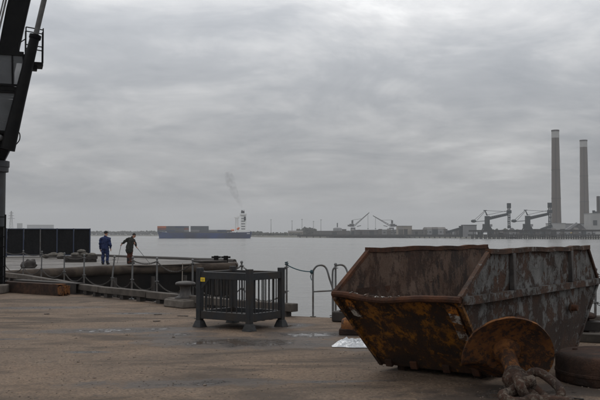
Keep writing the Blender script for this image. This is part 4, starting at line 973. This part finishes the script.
# coal unloaders on the jetty
def unloader(Y):
    k = Y / FPX; base = at(487, 235, Y)
    t = thing('coal_unloader', 'dark coal unloader crane on the jetty beside the grey shed', 'crane', (base.x, Y, 1.0), 0, 'coal unloaders on the jetty')
    P = lambda px, py, dy=0: Vector(((px - 487) * k, dy, (235 - py) * k))
    o = MB()
    for dx_ in (-7.5, 7.5):
        for dy_ in (-7, 7): o.bar((dx_ * 1.0, dy_, 0), (dx_ * .5, dy_ * .6, 9), 1.1)
    o.bar((-7.5, -7, 3), (7.5, -7, 3), .9); o.bar((-6, -6, 6), (6, -6, 6), .8); o.bar((-7.5, 7, 3), (7.5, 7, 3), .9)
    o.build('portal', 'far_crane', t)
    MB().box(P(487, 228.5), (9, 8, 4)).build('slew_deck', 'far_crane', t); MB().box(P(487.3, 222), (5.6, 5, 14)).build('pivot_column', 'far_crane', t)
    MB().box(P(484.5, 226.5), (4, 5, 5)).build('machinery_house', 'far_crane', t); MB().box(P(490.5, 226, -3), (3, 3, 3)).build('operator_cab', 'far_clad', t)
    o = MB()
    for dy_ in (-1.6, 1.6):
        o.bar(P(489, 220.2, dy_), P(508.5, 215.5, dy_), .7, .9); o.bar(P(489, 217.6, dy_), P(508.5, 213.6, dy_), .6, .8)
        for i in range(10):
            f, f2 = i / 10, (i + 1) / 10; lo_, up_ = P(489, 220.2, dy_), P(489, 217.6, dy_); e1, e2 = P(508.5, 215.5, dy_), P(508.5, 213.6, dy_)
            o.bar(lo_.lerp(e1, f), up_.lerp(e2, f2), .6); o.bar(lo_.lerp(e1, f2), up_.lerp(e2, f2), .5)
    o.bar(P(489, 219), P(508.5, 214.6), 2.2, 1.6); o.build('boom', 'far_crane', t)
    o = MB(); o.bar(P(487, 221.3, -1.5), P(474.5, 222.3, -1.5), .8); o.bar(P(487, 221.3, 1.5), P(474.5, 222.3, 1.5), .8); o.build('counter_jib', 'far_crane', t)
    MB().lathe([(1.0, -2), (3.4, -1.1), (3.6, .6), (2.0, 1.8), (.1, 2)], 12, P(473.8, 221.6)).build('counterweight', 'far_crane', t)
    o = MB(); o.bar(P(486.5, 216, -1.6), P(485.2, 211, 0), .7); o.bar(P(488, 216, 1.6), P(485.2, 211, 0), .7); o.bar(P(483.7, 211), P(487, 211), 1.0); o.build('mast_frame', 'far_crane', t)
    for a_, b_ in (((485.2, 211), (474.2, 220.8)), ((485.2, 211), (507.5, 212.2)), ((487, 215.6), (506, 211.5)), ((485.8, 211.4), (477, 221))):
        MB().bar(P(*a_), P(*b_), .45).build('tie_rod', 'far_crane', t)
    o = MB()
    for dx_ in (-.8, 1.1):
        for dy_ in (-1.2, 1.2): o.bar(P(509 + dx_, 203.8, dy_), P(509 + dx_, 229, dy_), .55)
    for i in range(12):
        y0 = 205 + 2 * i; o.bar(P(508.2, y0, -1.2), P(510.1, y0 + 2, -1.2), .4); o.bar(P(510.1, y0, 1.2), P(508.2, y0 + 2, 1.2), .4)
    o.build('bucket_leg', 'far_crane', t)
    MB().box(P(509.2, 206.2), (4.4, 4, 6.5)).build('head_house', 'far_crane', t); MB().box(P(509.2, 212.3), (5.4, 4.5, 4)).build('boom_hinge', 'far_crane', t)
    for (x_, y_, s_) in ((509.8, 218, 1.7), (508.4, 222, 1.5), (509.2, 227.6, 3.0)): MB().box(P(x_, y_), (s_ * 1.3, s_, s_)).build('bucket', 'far_crane', t)
    return t
u1 = unloader(1060)
dup(u1, (at(527.5, 235, 1045).x, 1045, 1.0), 0, 'dark coal unloader crane on the jetty in front of the taller chimney')

# coal jetty
jt = thing('jetty', 'long dark coal jetty on close piles along the far bank', 'jetty', (at(470, 236, 1040).x, 1040, 0))
ja, jb = Vector((0, 0, 0)), Vector((at(640, 236, 930).x - at(470, 236, 1040).x, -110, 0)); nj = 36
MB().bar(ja + Vector((0, 0, .3)), jb + Vector((0, 0, .3)), 14, 1.6).build('deck', 'far_dark', jt)
MB().bar(ja + Vector((0, -7.2, -2.0)), jb + Vector((0, -7.2, -2.0)), .8, 1.0).build('waling', 'far_dark', jt)
pm = None
for i in range(nj):
    for dy_ in (-6.4, 2):
        p = ja.lerp(jb, (i + .5) / nj) + Vector((0, dy_, 0))
        if pm is None: pm = MB().tube([(0, 0, WATER_Z - 1), (0, 0, -.45)], .8, 8).build('pile', 'far_dark', jt, loc=p)
        else: o = pm.copy(); C.objects.link(o); o.location = p; o.parent = jt
MB().bar(ja + Vector((0, 5, 5.6)), jb + Vector((0, 5, 5.6)), 3, 2.2).build('conveyor', 'far_dark', jt)
for i in range(18):
    p = ja.lerp(jb, (i + .5) / 18); MB().bar(p + Vector((0, 5, 1)), p + Vector((0, 5, 4.6)), .7).build('conveyor_leg', 'far_dark', jt)

def building(name, lab, px0, px1, top, Y, depth, mat, roof='flat', win=0, group=None):
    a = at(px0, top, Y); b_ = at(px1, top, Y); w_ = b_.x - a.x; zb = -2.2; h = a.z - zb
    t = thing(name, lab, 'building', ((a.x + b_.x) / 2, Y, zb), 0, group)
    MB().box((0, depth / 2, h / 2), (w_, depth, h)).build('wall', mat, t, smooth=False)
    if roof == 'flat': MB().box((0, depth / 2, h + .35), (w_ + .8, depth + .8, .7)).build('roof', 'far_dark' if mat != 'far_clad2' else 'far_clad', t, smooth=False)
    else:
        o = MB(); r_ = h * .3; o.add([(-w_ / 2 - .4, -.4, h), (w_ / 2 + .4, -.4, h), (w_ / 2 + .4, depth + .4, h), (-w_ / 2 - .4, depth + .4, h), (-w_ / 2, depth / 2, h + r_), (w_ / 2, depth / 2, h + r_)],
              [(0, 1, 5, 4), (2, 3, 4, 5), (0, 4, 3), (1, 2, 5), (3, 2, 1, 0)]); o.build('roof', 'far_brown', t, smooth=False)
    for k in range(win):
        MB().box((-w_ / 2 + w_ * (k + .5) / win, -.15, h * .6), (w_ / win * .55, .3, h * .22)).build('window', 'far_glass', t, smooth=False)
    return t
G = 'industrial buildings along the far bank'
building('shed', 'plain pale grey cubic shed at the jetty end beside a coal unloader', 463.8, 476.6, 225.3, 1075, 18, 'far_clad', group=G)
building('transfer_tower', 'small dark transfer tower beside the pale cubic shed', 459.8, 463.2, 226.5, 1082, 6, 'far_crane', group=G)
building('boiler_house', 'broad pale building at the foot of the taller chimney', 552, 565.5, 223.5, 1180, 30, 'far_clad2', win=0, group=G)
building('long_wall', 'long low grey shed running in front of the coal heap', 553, 596, 231.3, 1120, 14, 'far_clad', win=9, group=G)
t = building('power_block', 'tall pale power station block with dark mast on its roof', 591.3, 606, 213.5, 1150, 30, 'far_clad2', win=2, group=G)
hb2 = at(599, 213.5, 1150); top2 = at(599, 196, 1150)
MB().bar((1.5, 5, hb2.z + 2.2), (1.5, 5, top2.z + 2.2), 3.6).build('mast', 'stack_dark', t)
MB().box((-4, 8, hb2.z + 2.2 + 2.5), (3, 3, 4)).build('roof_plant', 'far_crane', t); MB().box((0, 8, hb2.z + 4), (8, 6, 2.4)).build('roof_plant', 'far_crane', t)
building('workshop', 'pale workshop with dark roof behind the sloping conveyor', 562, 590, 224.0, 1230, 20, 'far_clad', group=G)
building('substation', 'low brown substation between the two coal unloaders', 495, 507, 230.5, 1110, 12, 'far_brown', win=4, group=G)
building('canteen', 'low pale hut left of the second unloader', 512, 521, 231.8, 1105, 12, 'far_clad', win=3, group=G)
building('store', 'squat dark store right of the second unloader', 532, 551, 229.5, 1150, 14, 'far_brown', win=5, group=G)
for (px0, px1, tp, Y, mt, rf, wn_, lab) in ((398, 412, 226.2, 1430, 'far_tan', 'flat', 0, 'brown box warehouse behind the mirrored quay crane'), (412.5, 424, 230, 1420, 'far_brown', 'flat', 4, 'low brown shed right of the box warehouse'),
        (425, 446, 229.2, 1410, 'far_clad', 'gable', 6, 'long grey gabled shed on the low dark wharf'), (447, 459, 230.8, 1330, 'far_brown', 'flat', 4, 'low brown shed left of the transfer tower'),
        (314, 349, 231.2, 1560, 'far_brown', 'flat', 12, 'long dark transit shed by the quay cranes'), (288, 303, 231.8, 1640, 'far_tan', 'gable', 4, 'sandy gabled warehouse near the dark trees'),
        (354, 378, 230.2, 1500, 'far_brown', 'flat', 8, 'dark transit shed between the two quay cranes'), (379, 397, 230.0, 1490, 'far_clad', 'flat', 5, 'grey transit shed under the mirrored quay crane'),
        (27, 52, 225.0, 3300, 'far_clad', 'flat', 0, 'wide faint block beyond the black screens'), (17, 20.5, 223.5, 3350, 'far_clad', 'flat', 0, 'narrow faint tower block beyond the black screens')):
    building('warehouse', lab, px0, px1, tp, Y, 25, mt, rf, wn_, G)
hr = random.Random(17); cn = {'far_brown': 'brown', 'far_dark': 'black', 'far_crane': 'blue-grey', 'far_clad': 'pale grey'}
for k in range(26):
    on = k < 15; px = 332 + 9.3 * k + hr.uniform(-2, 2) if on else 478 + 10.6 * (k - 15) + hr.uniform(-2, 2); w_ = hr.uniform(1.6, 5.5); tp_ = hr.uniform(229.2, 232.6)
    Y = 1210 + (470 - px) * 1.3 if on else 1095 - (px - 472) * .55
    mt = hr.choice(['far_brown', 'far_dark', 'far_crane', 'far_brown', 'far_clad']); rf = hr.choice(['flat', 'gable'])
    by = ('near the long transit shed' if px < 352 else 'between the quay cranes' if px < 390 else 'beside the brown box warehouse' if px < 413 else 'by the low brown shed' if px < 425 else 'before the grey gabled shed' if px < 447 else 'near the transfer tower') if on else ('by the first unloader' if px < 505 else 'between the unloaders' if px < 525 else 'by the second unloader' if px < 552 else 'below the taller chimney' if px < 570 else 'below the shorter chimney')
    building('hut', f"small {'wide' if w_ > 3.5 else 'narrow'} {cn[mt]} {'flat-roofed' if rf == 'flat' else 'gabled'} hut {by}", px, px + w_, tp_, Y, hr.uniform(5, 9), mt, rf, 0, 'dockside huts on the wharf' if on else 'huts behind the coal jetty')
# low dark wharf
wf = thing('wharf', 'low dark timber wharf wall along the bank below the quay cranes', 'wharf', (at(300, 236, 1350).x, 1290, 0))
wpts = [Vector((0, 60, 0)), Vector((at(400, 236, 1240).x, -45, 0)), Vector((at(472, 236, 1150).x, -130, 0))]
for a, b_ in zip(wpts, wpts[1:]):
    MB().bar(a + Vector((0, 0, -.9)), b_ + Vector((0, 0, -.9)), 16, 3.4).build('wharf_deck', 'far_dark', wf)
    for i in range(14): p = a.lerp(b_, i / 14) + Vector((0, -7.5, 0)); MB().tube([(p.x, p.y, WATER_Z - 1), (p.x, p.y, -1)], .9, 6).build('pile', 'far_dark', wf)
# coal heap, conveyor gallery, tank, yellow loader
def heap(px0, px1, top, Y, lab, seed):
    a, b_ = at(px0, 235, Y), at(px1, 235, Y); h = at(px0, top, Y).z + 2; w_ = b_.x - a.x; o = MB(); rows = []
    for j in range(9):
        row = []
        for i in range(17):
            u_, v_ = i / 16, j / 8; e_ = max(0, 1 - abs(2 * u_ - 1) ** 1.7) * max(0, 1 - abs(2 * v_ - 1) ** 1.7)
            row.append(((u_ - .5) * w_, v_ * 30, e_ * h * (1 + .25 * nz((u_ * 4, v_ * 4, seed), 1))))
        rows.append(row)
    o.sheet(rows, (0, 0, -.3)); return tag(o.build('coal_heap', 'coal', loc=((a.x + b_.x) / 2, Y, -1.8)), lab, 'coal heap', 'coal heaps on the far bank')
heap(570, 593, 223.5, 1160, 'large dark coal heap between the chimneys', 1)
heap(508, 522, 228, 1120, 'small dark coal heap beside the first unloader', 2)
def gallery(pa, pb, Y, lab, mat='far_clad'):
    a, b_ = at(*pa, Y), at(*pb, Y); t = thing('conveyor_gallery', lab, 'conveyor', (a.x, Y, a.z), 0, 'conveyor galleries'); d_ = b_ - a
    MB().bar((0, 0, 0), d_, 3.5, 3.2).build('gallery_tube', mat, t)
    for f in (.3, .65, .97):
        p = d_ * f; MB().bar(p - Vector((1.2, 0, 1.5)), Vector((p.x - 2, 0, -a.z - 2)), .7).build('trestle_leg', 'far_crane', t); MB().bar(p + Vector((1.2, 0, -1.5)), Vector((p.x + 2, 0, -a.z - 2)), .7).build('trestle_leg', 'far_crane', t)
gallery((566, 230.2), (577, 223.3), 1140, 'pale conveyor gallery climbing beside the taller chimney')
gallery((446, 232.5), (461, 228.3), 1085, 'grey conveyor gallery climbing to the small transfer tower', 'far_crane')
gallery((541, 229.5), (552, 225.5), 1130, 'dark conveyor gallery climbing to the boiler house', 'far_crane')
c_ = at(337.5, 234, 1700); t = thing('storage_tank', 'pale round storage tank with a thin flue behind the transit shed', 'tank', (c_.x, 1700, -1.5))
hh = at(337, 228.2, 1700).z + 1.5
MB().lathe([(9, 0), (9, hh), (5, hh + 1.6), (.1, hh + 2)], 28).build('shell', 'far_clad', t); MB().tube([(0, 6, 0), (0, 6, hh + 11)], 1.1, 8).build('flue', 'far_crane', t)
c_ = at(573, 233, 1085); t = thing('wheel_loader', 'small yellow wheel loader in front of the long low shed', 'loader', (c_.x, 1085, 1.1))
MB().box((0, 0, 2.0), (6, 2.6, 1.6)).build('chassis', 'far_yellow', t); MB().box((-.6, 0, 3.6), (2, 2, 1.8)).build('cab', 'far_glass', t); MB().box((4.4, 0, 1.2), (1.6, 3, 1.5)).build('bucket', 'far_yellow', t)
for x_ in (-1.9, 1.9):
    for y_ in (-1.3, 1.3): MB().lathe([(.9, -.35), (.9, .35)], 14, (x_, y_, .9), Matrix.Rotation(R(90), 4, 'X')).build('wheel', 'ship_black', t)

# two quay cranes facing one another
def quay_crane(px, tip, line, Y, flip, lab):
    k = Y / FPX; b_ = at(px, 232, Y); t = thing('quay_crane', lab, 'crane', (b_.x, Y, b_.z), 0, 'level-luffing quay cranes'); s_ = flip
    zb = -b_.z - 1.5
    P = lambda dx_, py, dy=0: Vector((dx_ * k * s_, dy, (232 - py) * k))
    o = MB()
    for dx_ in (-3.2, 3.2):
        for dy_ in (-5, 5): o.bar((dx_ * k, dy_, zb), (dx_ * .5 * k, dy_ * .6, P(0, 228.5).z), 1.4)
    o.box((0, 0, P(0, 228.3).z), (8, 7, 2.6)); o.build('portal', 'far_crane2', t)
    MB().box(P(-1.2, 225.3), (7.5 * 1.1, 6, 5)).build('machinery_house', 'far_crane2', t); MB().box(P(-.6, 222), (3.2, 3.2, 6)).build('tower', 'far_crane2', t); MB().box(P(-4.2, 225.6), (4, 4, 3)).build('counterweight', 'far_crane2', t)
    o = MB(); a, e_ = P(1.5, 226), P(tip[0], tip[1])
    for dy_ in (-1.4, 1.4): o.bar(a + Vector((0, dy_, -.6)), e_ + Vector((0, 0, -.3)), .7); o.bar(a + Vector((0, dy_, 2.0)), e_ + Vector((0, 0, .3)), .7)
    for i in range(9): f, g_ = i / 9, (i + .5) / 9; o.bar(a.lerp(e_, f) + Vector((0, 0, -.6 + .3 * f)), a.lerp(e_, g_) + Vector((0, 0, 2 - 1.7 * g_)), .5)
    o.build('jib', 'far_crane2', t)
    MB().bar(P(-.6, 220), P(tip[0] * .55, (226 + tip[1]) / 2 - .6), .5).build('luffing_tie', 'far_crane2', t)
    h_ = P(line[0], line[1]); MB().bar(h_, Vector((h_.x, 0, P(0, 228.5).z)), .45).build('hoist_rope', 'far_crane2', t); MB().box((h_.x, 0, P(0, 228.8).z), (2, 1.4, 1.6)).build('grab', 'far_crane2', t)
    MB().bar(P(4, 226.5), P(8, 225.6), 1.2).build('cab_boom', 'far_crane2', t)
quay_crane(353, (16.3, 212.6), (15, 214.5), 1480, 1, 'grey luffing quay crane with jib raised towards the mirrored crane')
quay_crane(391.5, (18.5, 215.7), (16, 217.5), 1480, -1, 'grey luffing quay crane with jib raised away from the brown box warehouse')

# light masts
for px, tp, lab in ((271, 219.8, 'by the ship stern'), (292, 221, 'behind the sandy warehouse'), (302, 219.5, 'above the dark trees'), (313.5, 221.5, 'at the long transit shed end'), (321, 220, 'behind the long transit shed')):
    Y = 1720; a, b_ = at(px, 235, Y), at(px, tp, Y); t = thing('light_mast', 'tall thin lighting mast ' + lab, 'mast', (a.x, Y, -1.5), 0, 'lighting masts on the far bank')
    MB().tube([(0, 0, 0), (0, 0, b_.z + 1.5)], [.55, .35], 8).build('pole', 'mast', t); MB().box((0, 0, b_.z + 1.8), (3.2, 1.6, .8)).build('lamp_head', 'mast', t)
# pylon beyond the screens
a = at(11, 235, 3000); t = thing('pylon', 'faint lattice pylon on the far bank beyond the black screens', 'pylon', (a.x, 3000, -1.5)); ph = at(11, 211, 3000).z + 1.5
o = MB()
for sx in (-1, 1):
    for sy in (-1, 1): o.bar((sx * 7, sy * 7, 0), (sx * 1.0, sy * 1.0, ph), 1.0)
for k in range(8):
    f0, f1 = k / 8, (k + 1) / 8; w0, w1 = 7 - 6 * f0, 7 - 6 * f1
    o.bar((-w0, -w0, ph * f0), (w1, -w1, ph * f1), .7); o.bar((w0, -w0, ph * f0), (-w1, -w1, ph * f1), .7)
o.build('tower_frame', 'mast', t)
for f, w_ in ((.68, 13), (.8, 10.5), (.91, 8)): o = MB(); o.bar((-w_, 0, ph * f), (w_, 0, ph * f), 1.2); o.bar((-w_, 0, ph * f), (0, 0, ph * (f + .05)), .7); o.bar((w_, 0, ph * f), (0, 0, ph * (f + .05)), .7); o.build('cross_arm', 'mast', t)

# far woods: one mass of foliage clumps
def woods(name, runs, seed, lab_h, mat='leaf'):
    rnd = random.Random(seed); o = MB(); ico = [(0, 0, 1), (.89, 0, .45), (.28, .85, .45), (-.72, .53, .45), (-.72, -.53, .45), (.28, -.85, .45), (.72, .53, -.45), (-.28, .85, -.45), (-.89, 0, -.45), (-.28, -.85, -.45), (.72, -.53, -.45), (0, 0, -1)]
    fc = [(0, 1, 2), (0, 2, 3), (0, 3, 4), (0, 4, 5), (0, 5, 1), (1, 6, 2), (2, 7, 3), (3, 8, 4), (4, 9, 5), (5, 10, 1), (6, 7, 2), (7, 8, 3), (8, 9, 4), (9, 10, 5), (10, 6, 1), (11, 7, 6), (11, 8, 7), (11, 9, 8), (11, 10, 9), (11, 6, 10)]
    for (p0, p1, Y0, Y1, h, dn) in runs:
        for k in range(dn):
            f = rnd.random(); px = p0 + (p1 - p0) * f; Y = Y0 + (Y1 - Y0) * f + rnd.uniform(0, 60)
            hh_ = h * (.55 + .45 * (0.5 + .5 * nz((px * .11, seed, 0), 1)) + .25 * nz((px * .5, 3, seed), 1)); z_ = rnd.random() ** .7 * hh_
            r_ = rnd.uniform(1.2, 3.2) * (1 if h > 8 else .7); c_ = at(px, 234, Y); 
            vs_ = [(c_.x + x_ * r_ * rnd.uniform(.6, 1.4), Y + y_ * r_, -1.5 + z_ + w_ * r_ * .8 * rnd.uniform(.6, 1.3)) for x_, y_, w_ in ico]; o.add(vs_, fc)
    return kind(o.build(name, mat, smooth=False), 'stuff')
woods('woodland', [(-30, 165, 2530, 2480, 14, 2300), (160, 262, 2440, 1720, 9, 900), (250, 292, 1760, 1660, 7, 300)], 5, '')
woods('tree_belt', [(297, 316, 1700, 1680, 16, 420), (303, 313, 1680, 1680, 19, 160), (262, 300, 1640, 1600, 5, 200), (340, 470, 1620, 1480, 11, 700), (490, 560, 1240, 1200, 11, 500), (560, 625, 1330, 1300, 8, 200)], 9, '')

# ---------------- container ship
SY = 1150; sk = SY / FPX; sx0 = at(157.5, 238, SY).x; SL = (251.8 - 157.5) * sk
ship = thing('container_ship', 'blue hulled container ship with white bridge tower smoking on the river', 'ship', (sx0, SY, WATER_Z))
Z = lambda py: (at(200, py, SY).z - WATER_Z)
BW = 18
stations = [(0.0, .05, 9.6), (.02, .35, 9.2), (.06, .75, 8.8), (.12, 1, 8.0), (.5, 1, 7.4), (.70, 1, 7.2), (.78, 1, 8.2), (.96, .95, 8.6), (1.0, .85, 9.0)]
o = MB(); rows = []
for f, bw, top in stations:
    x_ = f * SL; hw = BW / 2 * bw; rake = -4 if f == 0 else 0; aft = 3.0 if f == 1 else 0
    rows.append([(x_ - aft * 1.2 - rake * 1.3, y_ * hw * .8, -1.5) if q_ == 0 else (x_, y_ * hw, top) if q_ == 2 else (x_ - aft * .5 - rake * .5, y_ * hw * .97, 2.5) for y_, q_ in ((-1, 2), (-1, 1), (-1, 0), (1, 0), (1, 1), (1, 2))])
vs = [p for r_ in rows for p in r_]; k = 6
o.add(vs, [(i * k + j, i * k + (j + 1) % k, (i + 1) * k + (j + 1) % k, (i + 1) * k + j) for i in range(len(rows) - 1) for j in range(k)] + [tuple(range(k)), tuple((len(rows) - 1) * k + j for j in range(k))[::-1]])
o.build('hull', 'ship_blue', ship)
MB().box((SL * .42, 0, 8.3), (SL * .62, BW - 3, 1.8)).build('hatch_coaming', 'ship_grey', ship)
X = lambda px: (px - 157.5) * sk
sup = MB().box((X(243.4), 0, (Z(231) + Z(214.5)) / 2), (X(246.2) - X(241.0), 13, Z(214.5) - Z(231))).build('bridge_tower', 'ship_white', ship, smooth=False)
MB().box((X(243.6), 0, Z(231.4)), (X(248.6) - X(236.5), 15, 3.4)).build('deck_house', 'ship_white', ship, smooth=False)
for k in range(5): MB().box((X(243.4), -6.55, Z(229) + k * 3.6), (5.4, .3, 1.0)).build('window_row', 'far_glass', sup, smooth=False)
MB().box((X(243.0), 0, Z(214.2)), (9, 17, 2.2)).build('wheelhouse', 'ship_white', ship, smooth=False)
MB().box((X(245.1), -6.7, Z(218.6)), (2.6, .5, 5.4)).build('dark_panel', 'ship_black', ship, smooth=False)
fu = MB().box((X(242.6), 1, Z(213.2)), (4.6, 5, 6.0)).build('funnel', 'ship_black', ship, smooth=False); MB().tube([(X(242.0), 1, Z(212)), (X(241.8), 1, Z(210))], .8, 8).build('exhaust_pipe', 'ship_black', fu)
MB().tube([(X(243.8), -2, Z(213)), (X(243.8), -2, Z(209.8))], .35, 6).build('radar_mast', 'ship_black', ship)
o = MB(); xa = X(236.6)
for dx_ in (-1.8, 1.8): o.bar((xa + dx_, -3, Z(231)), (xa + dx_ * .7, -3, Z(218)), .9); o.bar((xa + dx_, 3, Z(231)), (xa + dx_ * .7, 3, Z(218)), .9)
for k in range(6): z_ = Z(230) + k * 2.9; o.bar((xa - 1.8, -3, z_), (xa + 1.8, -3, z_ + 2.5), .5); o.bar((xa - 2, -3, z_), (xa + 2, -3, z_), .5)
o.box((xa, 0, Z(217.6)), (6.5, 8, 1.4)); o.build('signal_mast', 'ship_white', ship, smooth=False)
MB().bar((xa, -3, Z(217)), (X(241.5), -3, Z(215.5)), .7).build('stay_bridge', 'ship_white', ship)
MB().tube([(X(231.5), -7, Z(230.2)), (X(234.5), -7, Z(230.2))], 1.3, 8).build('lifeboat', 'lifeboat', ship)
MB().bar((X(238.2), -6.5, Z(230.5)), (X(240), -6.5, Z(227.5)), .9).build('davit', 'lifeboat', ship); MB().tube([(X(237.2), -6.8, Z(229.4)), (X(239.4), -6.8, Z(227.8))], 1.2, 8).build('lifeboat', 'lifeboat', ship)
MB().box((X(229.2), 0, Z(231.0)), (X(231.5) - X(227), 14, 2.6)).build('hatch_stack', 'far_brown', ship)
for i in range(14): MB().bar((X(160 + i * 5.0), -BW / 2 + .3, 7.6), (X(160 + i * 5.0), -BW / 2 + .3, 9.8), .3).build('stanchion', 'ship_grey', ship)
# bow bulwark and name marks
MB().box((X(248.6), -BW / 2 * .92 - .2, 6.6), (4.0, .25, .8)).build('hull_lettering', 'ship_white', ship, smooth=False)
cols = {'rust red': (.16, .05, .04), 'dark blue': (.035, .055, .10), 'grey': (.16, .165, .17), 'brown': (.09, .055, .04), 'dark green': (.04, .065, .05), 'orange': (.40, .11, .04), 'slate': (.07, .08, .095)}
for nm, c_ in cols.items(): M['box_' + nm] = plain('container_' + nm.replace(' ', '_'), c_, .7, .15, .3)
cm = {}
def container(px, tier, nm, where_, L=12.2, row=0):
    if (nm, L) not in cm:
        o = MB(); o.box((0, 0, 1.25), (L - .5, 2.36, 2.4)); 
        for s_ in (-1, 1):
            for j in range(int(L / .62)): o.box((-L / 2 + .5 + j * .62, s_ * 1.2, 1.28), (.28, .05, 2.1))
        for s_ in (-1, 1):
            for y_ in (-1.14, 1.14): o.box((s_ * (L / 2 - .15), y_, 1.29), (.3, .18, 2.58))
        for y_ in (-1.14, 1.14): o.box((0, y_, .1), (L - .6, .16, .2)); o.box((0, y_, 2.5), (L - .6, .16, .17))
        cm[(nm, L)] = o.build('shipping_container', 'box_' + nm, None, smooth=False); ob = cm[(nm, L)]
    else: ob = cm[(nm, L)].copy(); C.objects.link(ob)
    ob.location = (sx0 + X(px), SY - BW / 2 + 2.0 + row * 2.6, WATER_Z + 9.2 + tier * 2.62)
    tag(ob, f'{nm} container {where_}', 'container', 'containers stacked on the ship')
rc = random.Random(31); tn = ['bottom tier', 'middle tier', 'top tier']
pal_ = ['slate', 'dark blue', 'slate', 'grey', 'brown', 'dark green', 'slate', 'rust red']
for row in (0, 1):
    for bay, px in enumerate((162.6, 171.45, 180.3, 195.6, 204.45)):
        for tier in range(3):
            nm = 'orange' if (tier == 2 and bay == 0 and row == 0) else rc.choice(pal_)
            wh = ["of the ship's bow stack", "of the ship's second stack from the bow", "of the ship's third stack from the bow", "of the ship's fourth stack past the gap", "of the ship's fifth stack from the bow"][bay]
            container(px, tier, nm, tn[tier] + ' ' + wh + (', outer row' if row == 0 else ', inner row'), row=row)
    for tier in range(3):
        container(187.0, tier, rc.choice(pal_), tn[tier] + " of the ship's short stack before the gap" + (', outer row' if row == 0 else ', inner row'), L=6.06, row=row)
    for bay, px in enumerate((213.4, 222.3)):
        container(px, 0, rc.choice(pal_), 'low on the ship deck ' + ('past the tall stacks' if bay == 0 else 'beside the bridge') + (', outer row' if row == 0 else ', inner row'), row=row)

# funnel smoke: thin drifting volume
m = bpy.data.materials.new('funnel_smoke'); m.use_nodes = True; tt = m.node_tree; tt.nodes.clear()
ou = tt.nodes.new('ShaderNodeOutputMaterial'); pv = tt.nodes.new('ShaderNodeVolumePrincipled'); tt.links.new(pv.outputs[0], ou.inputs['Volume'])
pv.inputs['Color'].default_value = (.12, .11, .11, 1); pv.inputs['Density'].default_value = .030
sn = tt.nodes.new('ShaderNodeTexNoise'); sn.inputs['Scale'].default_value = .22; sn.inputs['Detail'].default_value = 3
sr_ = tt.nodes.new('ShaderNodeMapRange'); tt.links.new(sn.outputs[0], sr_.inputs[0])
for i_, v_ in enumerate((.38, .70, .0, .038)): sr_.inputs[i_ + 1].default_value = v_
stc = tt.nodes.new('ShaderNodeTexCoord'); tt.links.new(stc.outputs['Object'], sn.inputs['Vector']); tt.links.new(sr_.outputs[0], pv.inputs['Density'])
M['smoke'] = m
o = MB(); s0 = Vector((sx0 + X(242.0), SY + 1, WATER_Z + Z(210.2)))
pts = [s0 + Vector((-d_ * 1.0, 0, h_)) for d_, h_ in ((0, 0), (.8, 3), (3.2, 9), (7, 17), (12, 27), (17, 40), (20, 54))]
o.tube(pts, [.9, 1.7, 2.8, 4.2, 5.8, 7.4, 5.0], 14)
kind(o.build('smoke', 'smoke'), 'stuff')

# ---------------- haze over the river
m = bpy.data.materials.new('river_haze'); m.use_nodes = True; tt = m.node_tree; tt.nodes.clear()
ou = tt.nodes.new('ShaderNodeOutputMaterial'); pv = tt.nodes.new('ShaderNodeVolumePrincipled'); tt.links.new(pv.outputs[0], ou.inputs['Volume'])
pv.inputs['Color'].default_value = (.93, .94, .96, 1); pv.inputs['Density'].default_value = .00013
M['haze'] = m
o = MB().box((0, 3450, 93), (14100, 7150, 206)); kind(o.build('haze', 'haze', smooth=False), 'stuff')
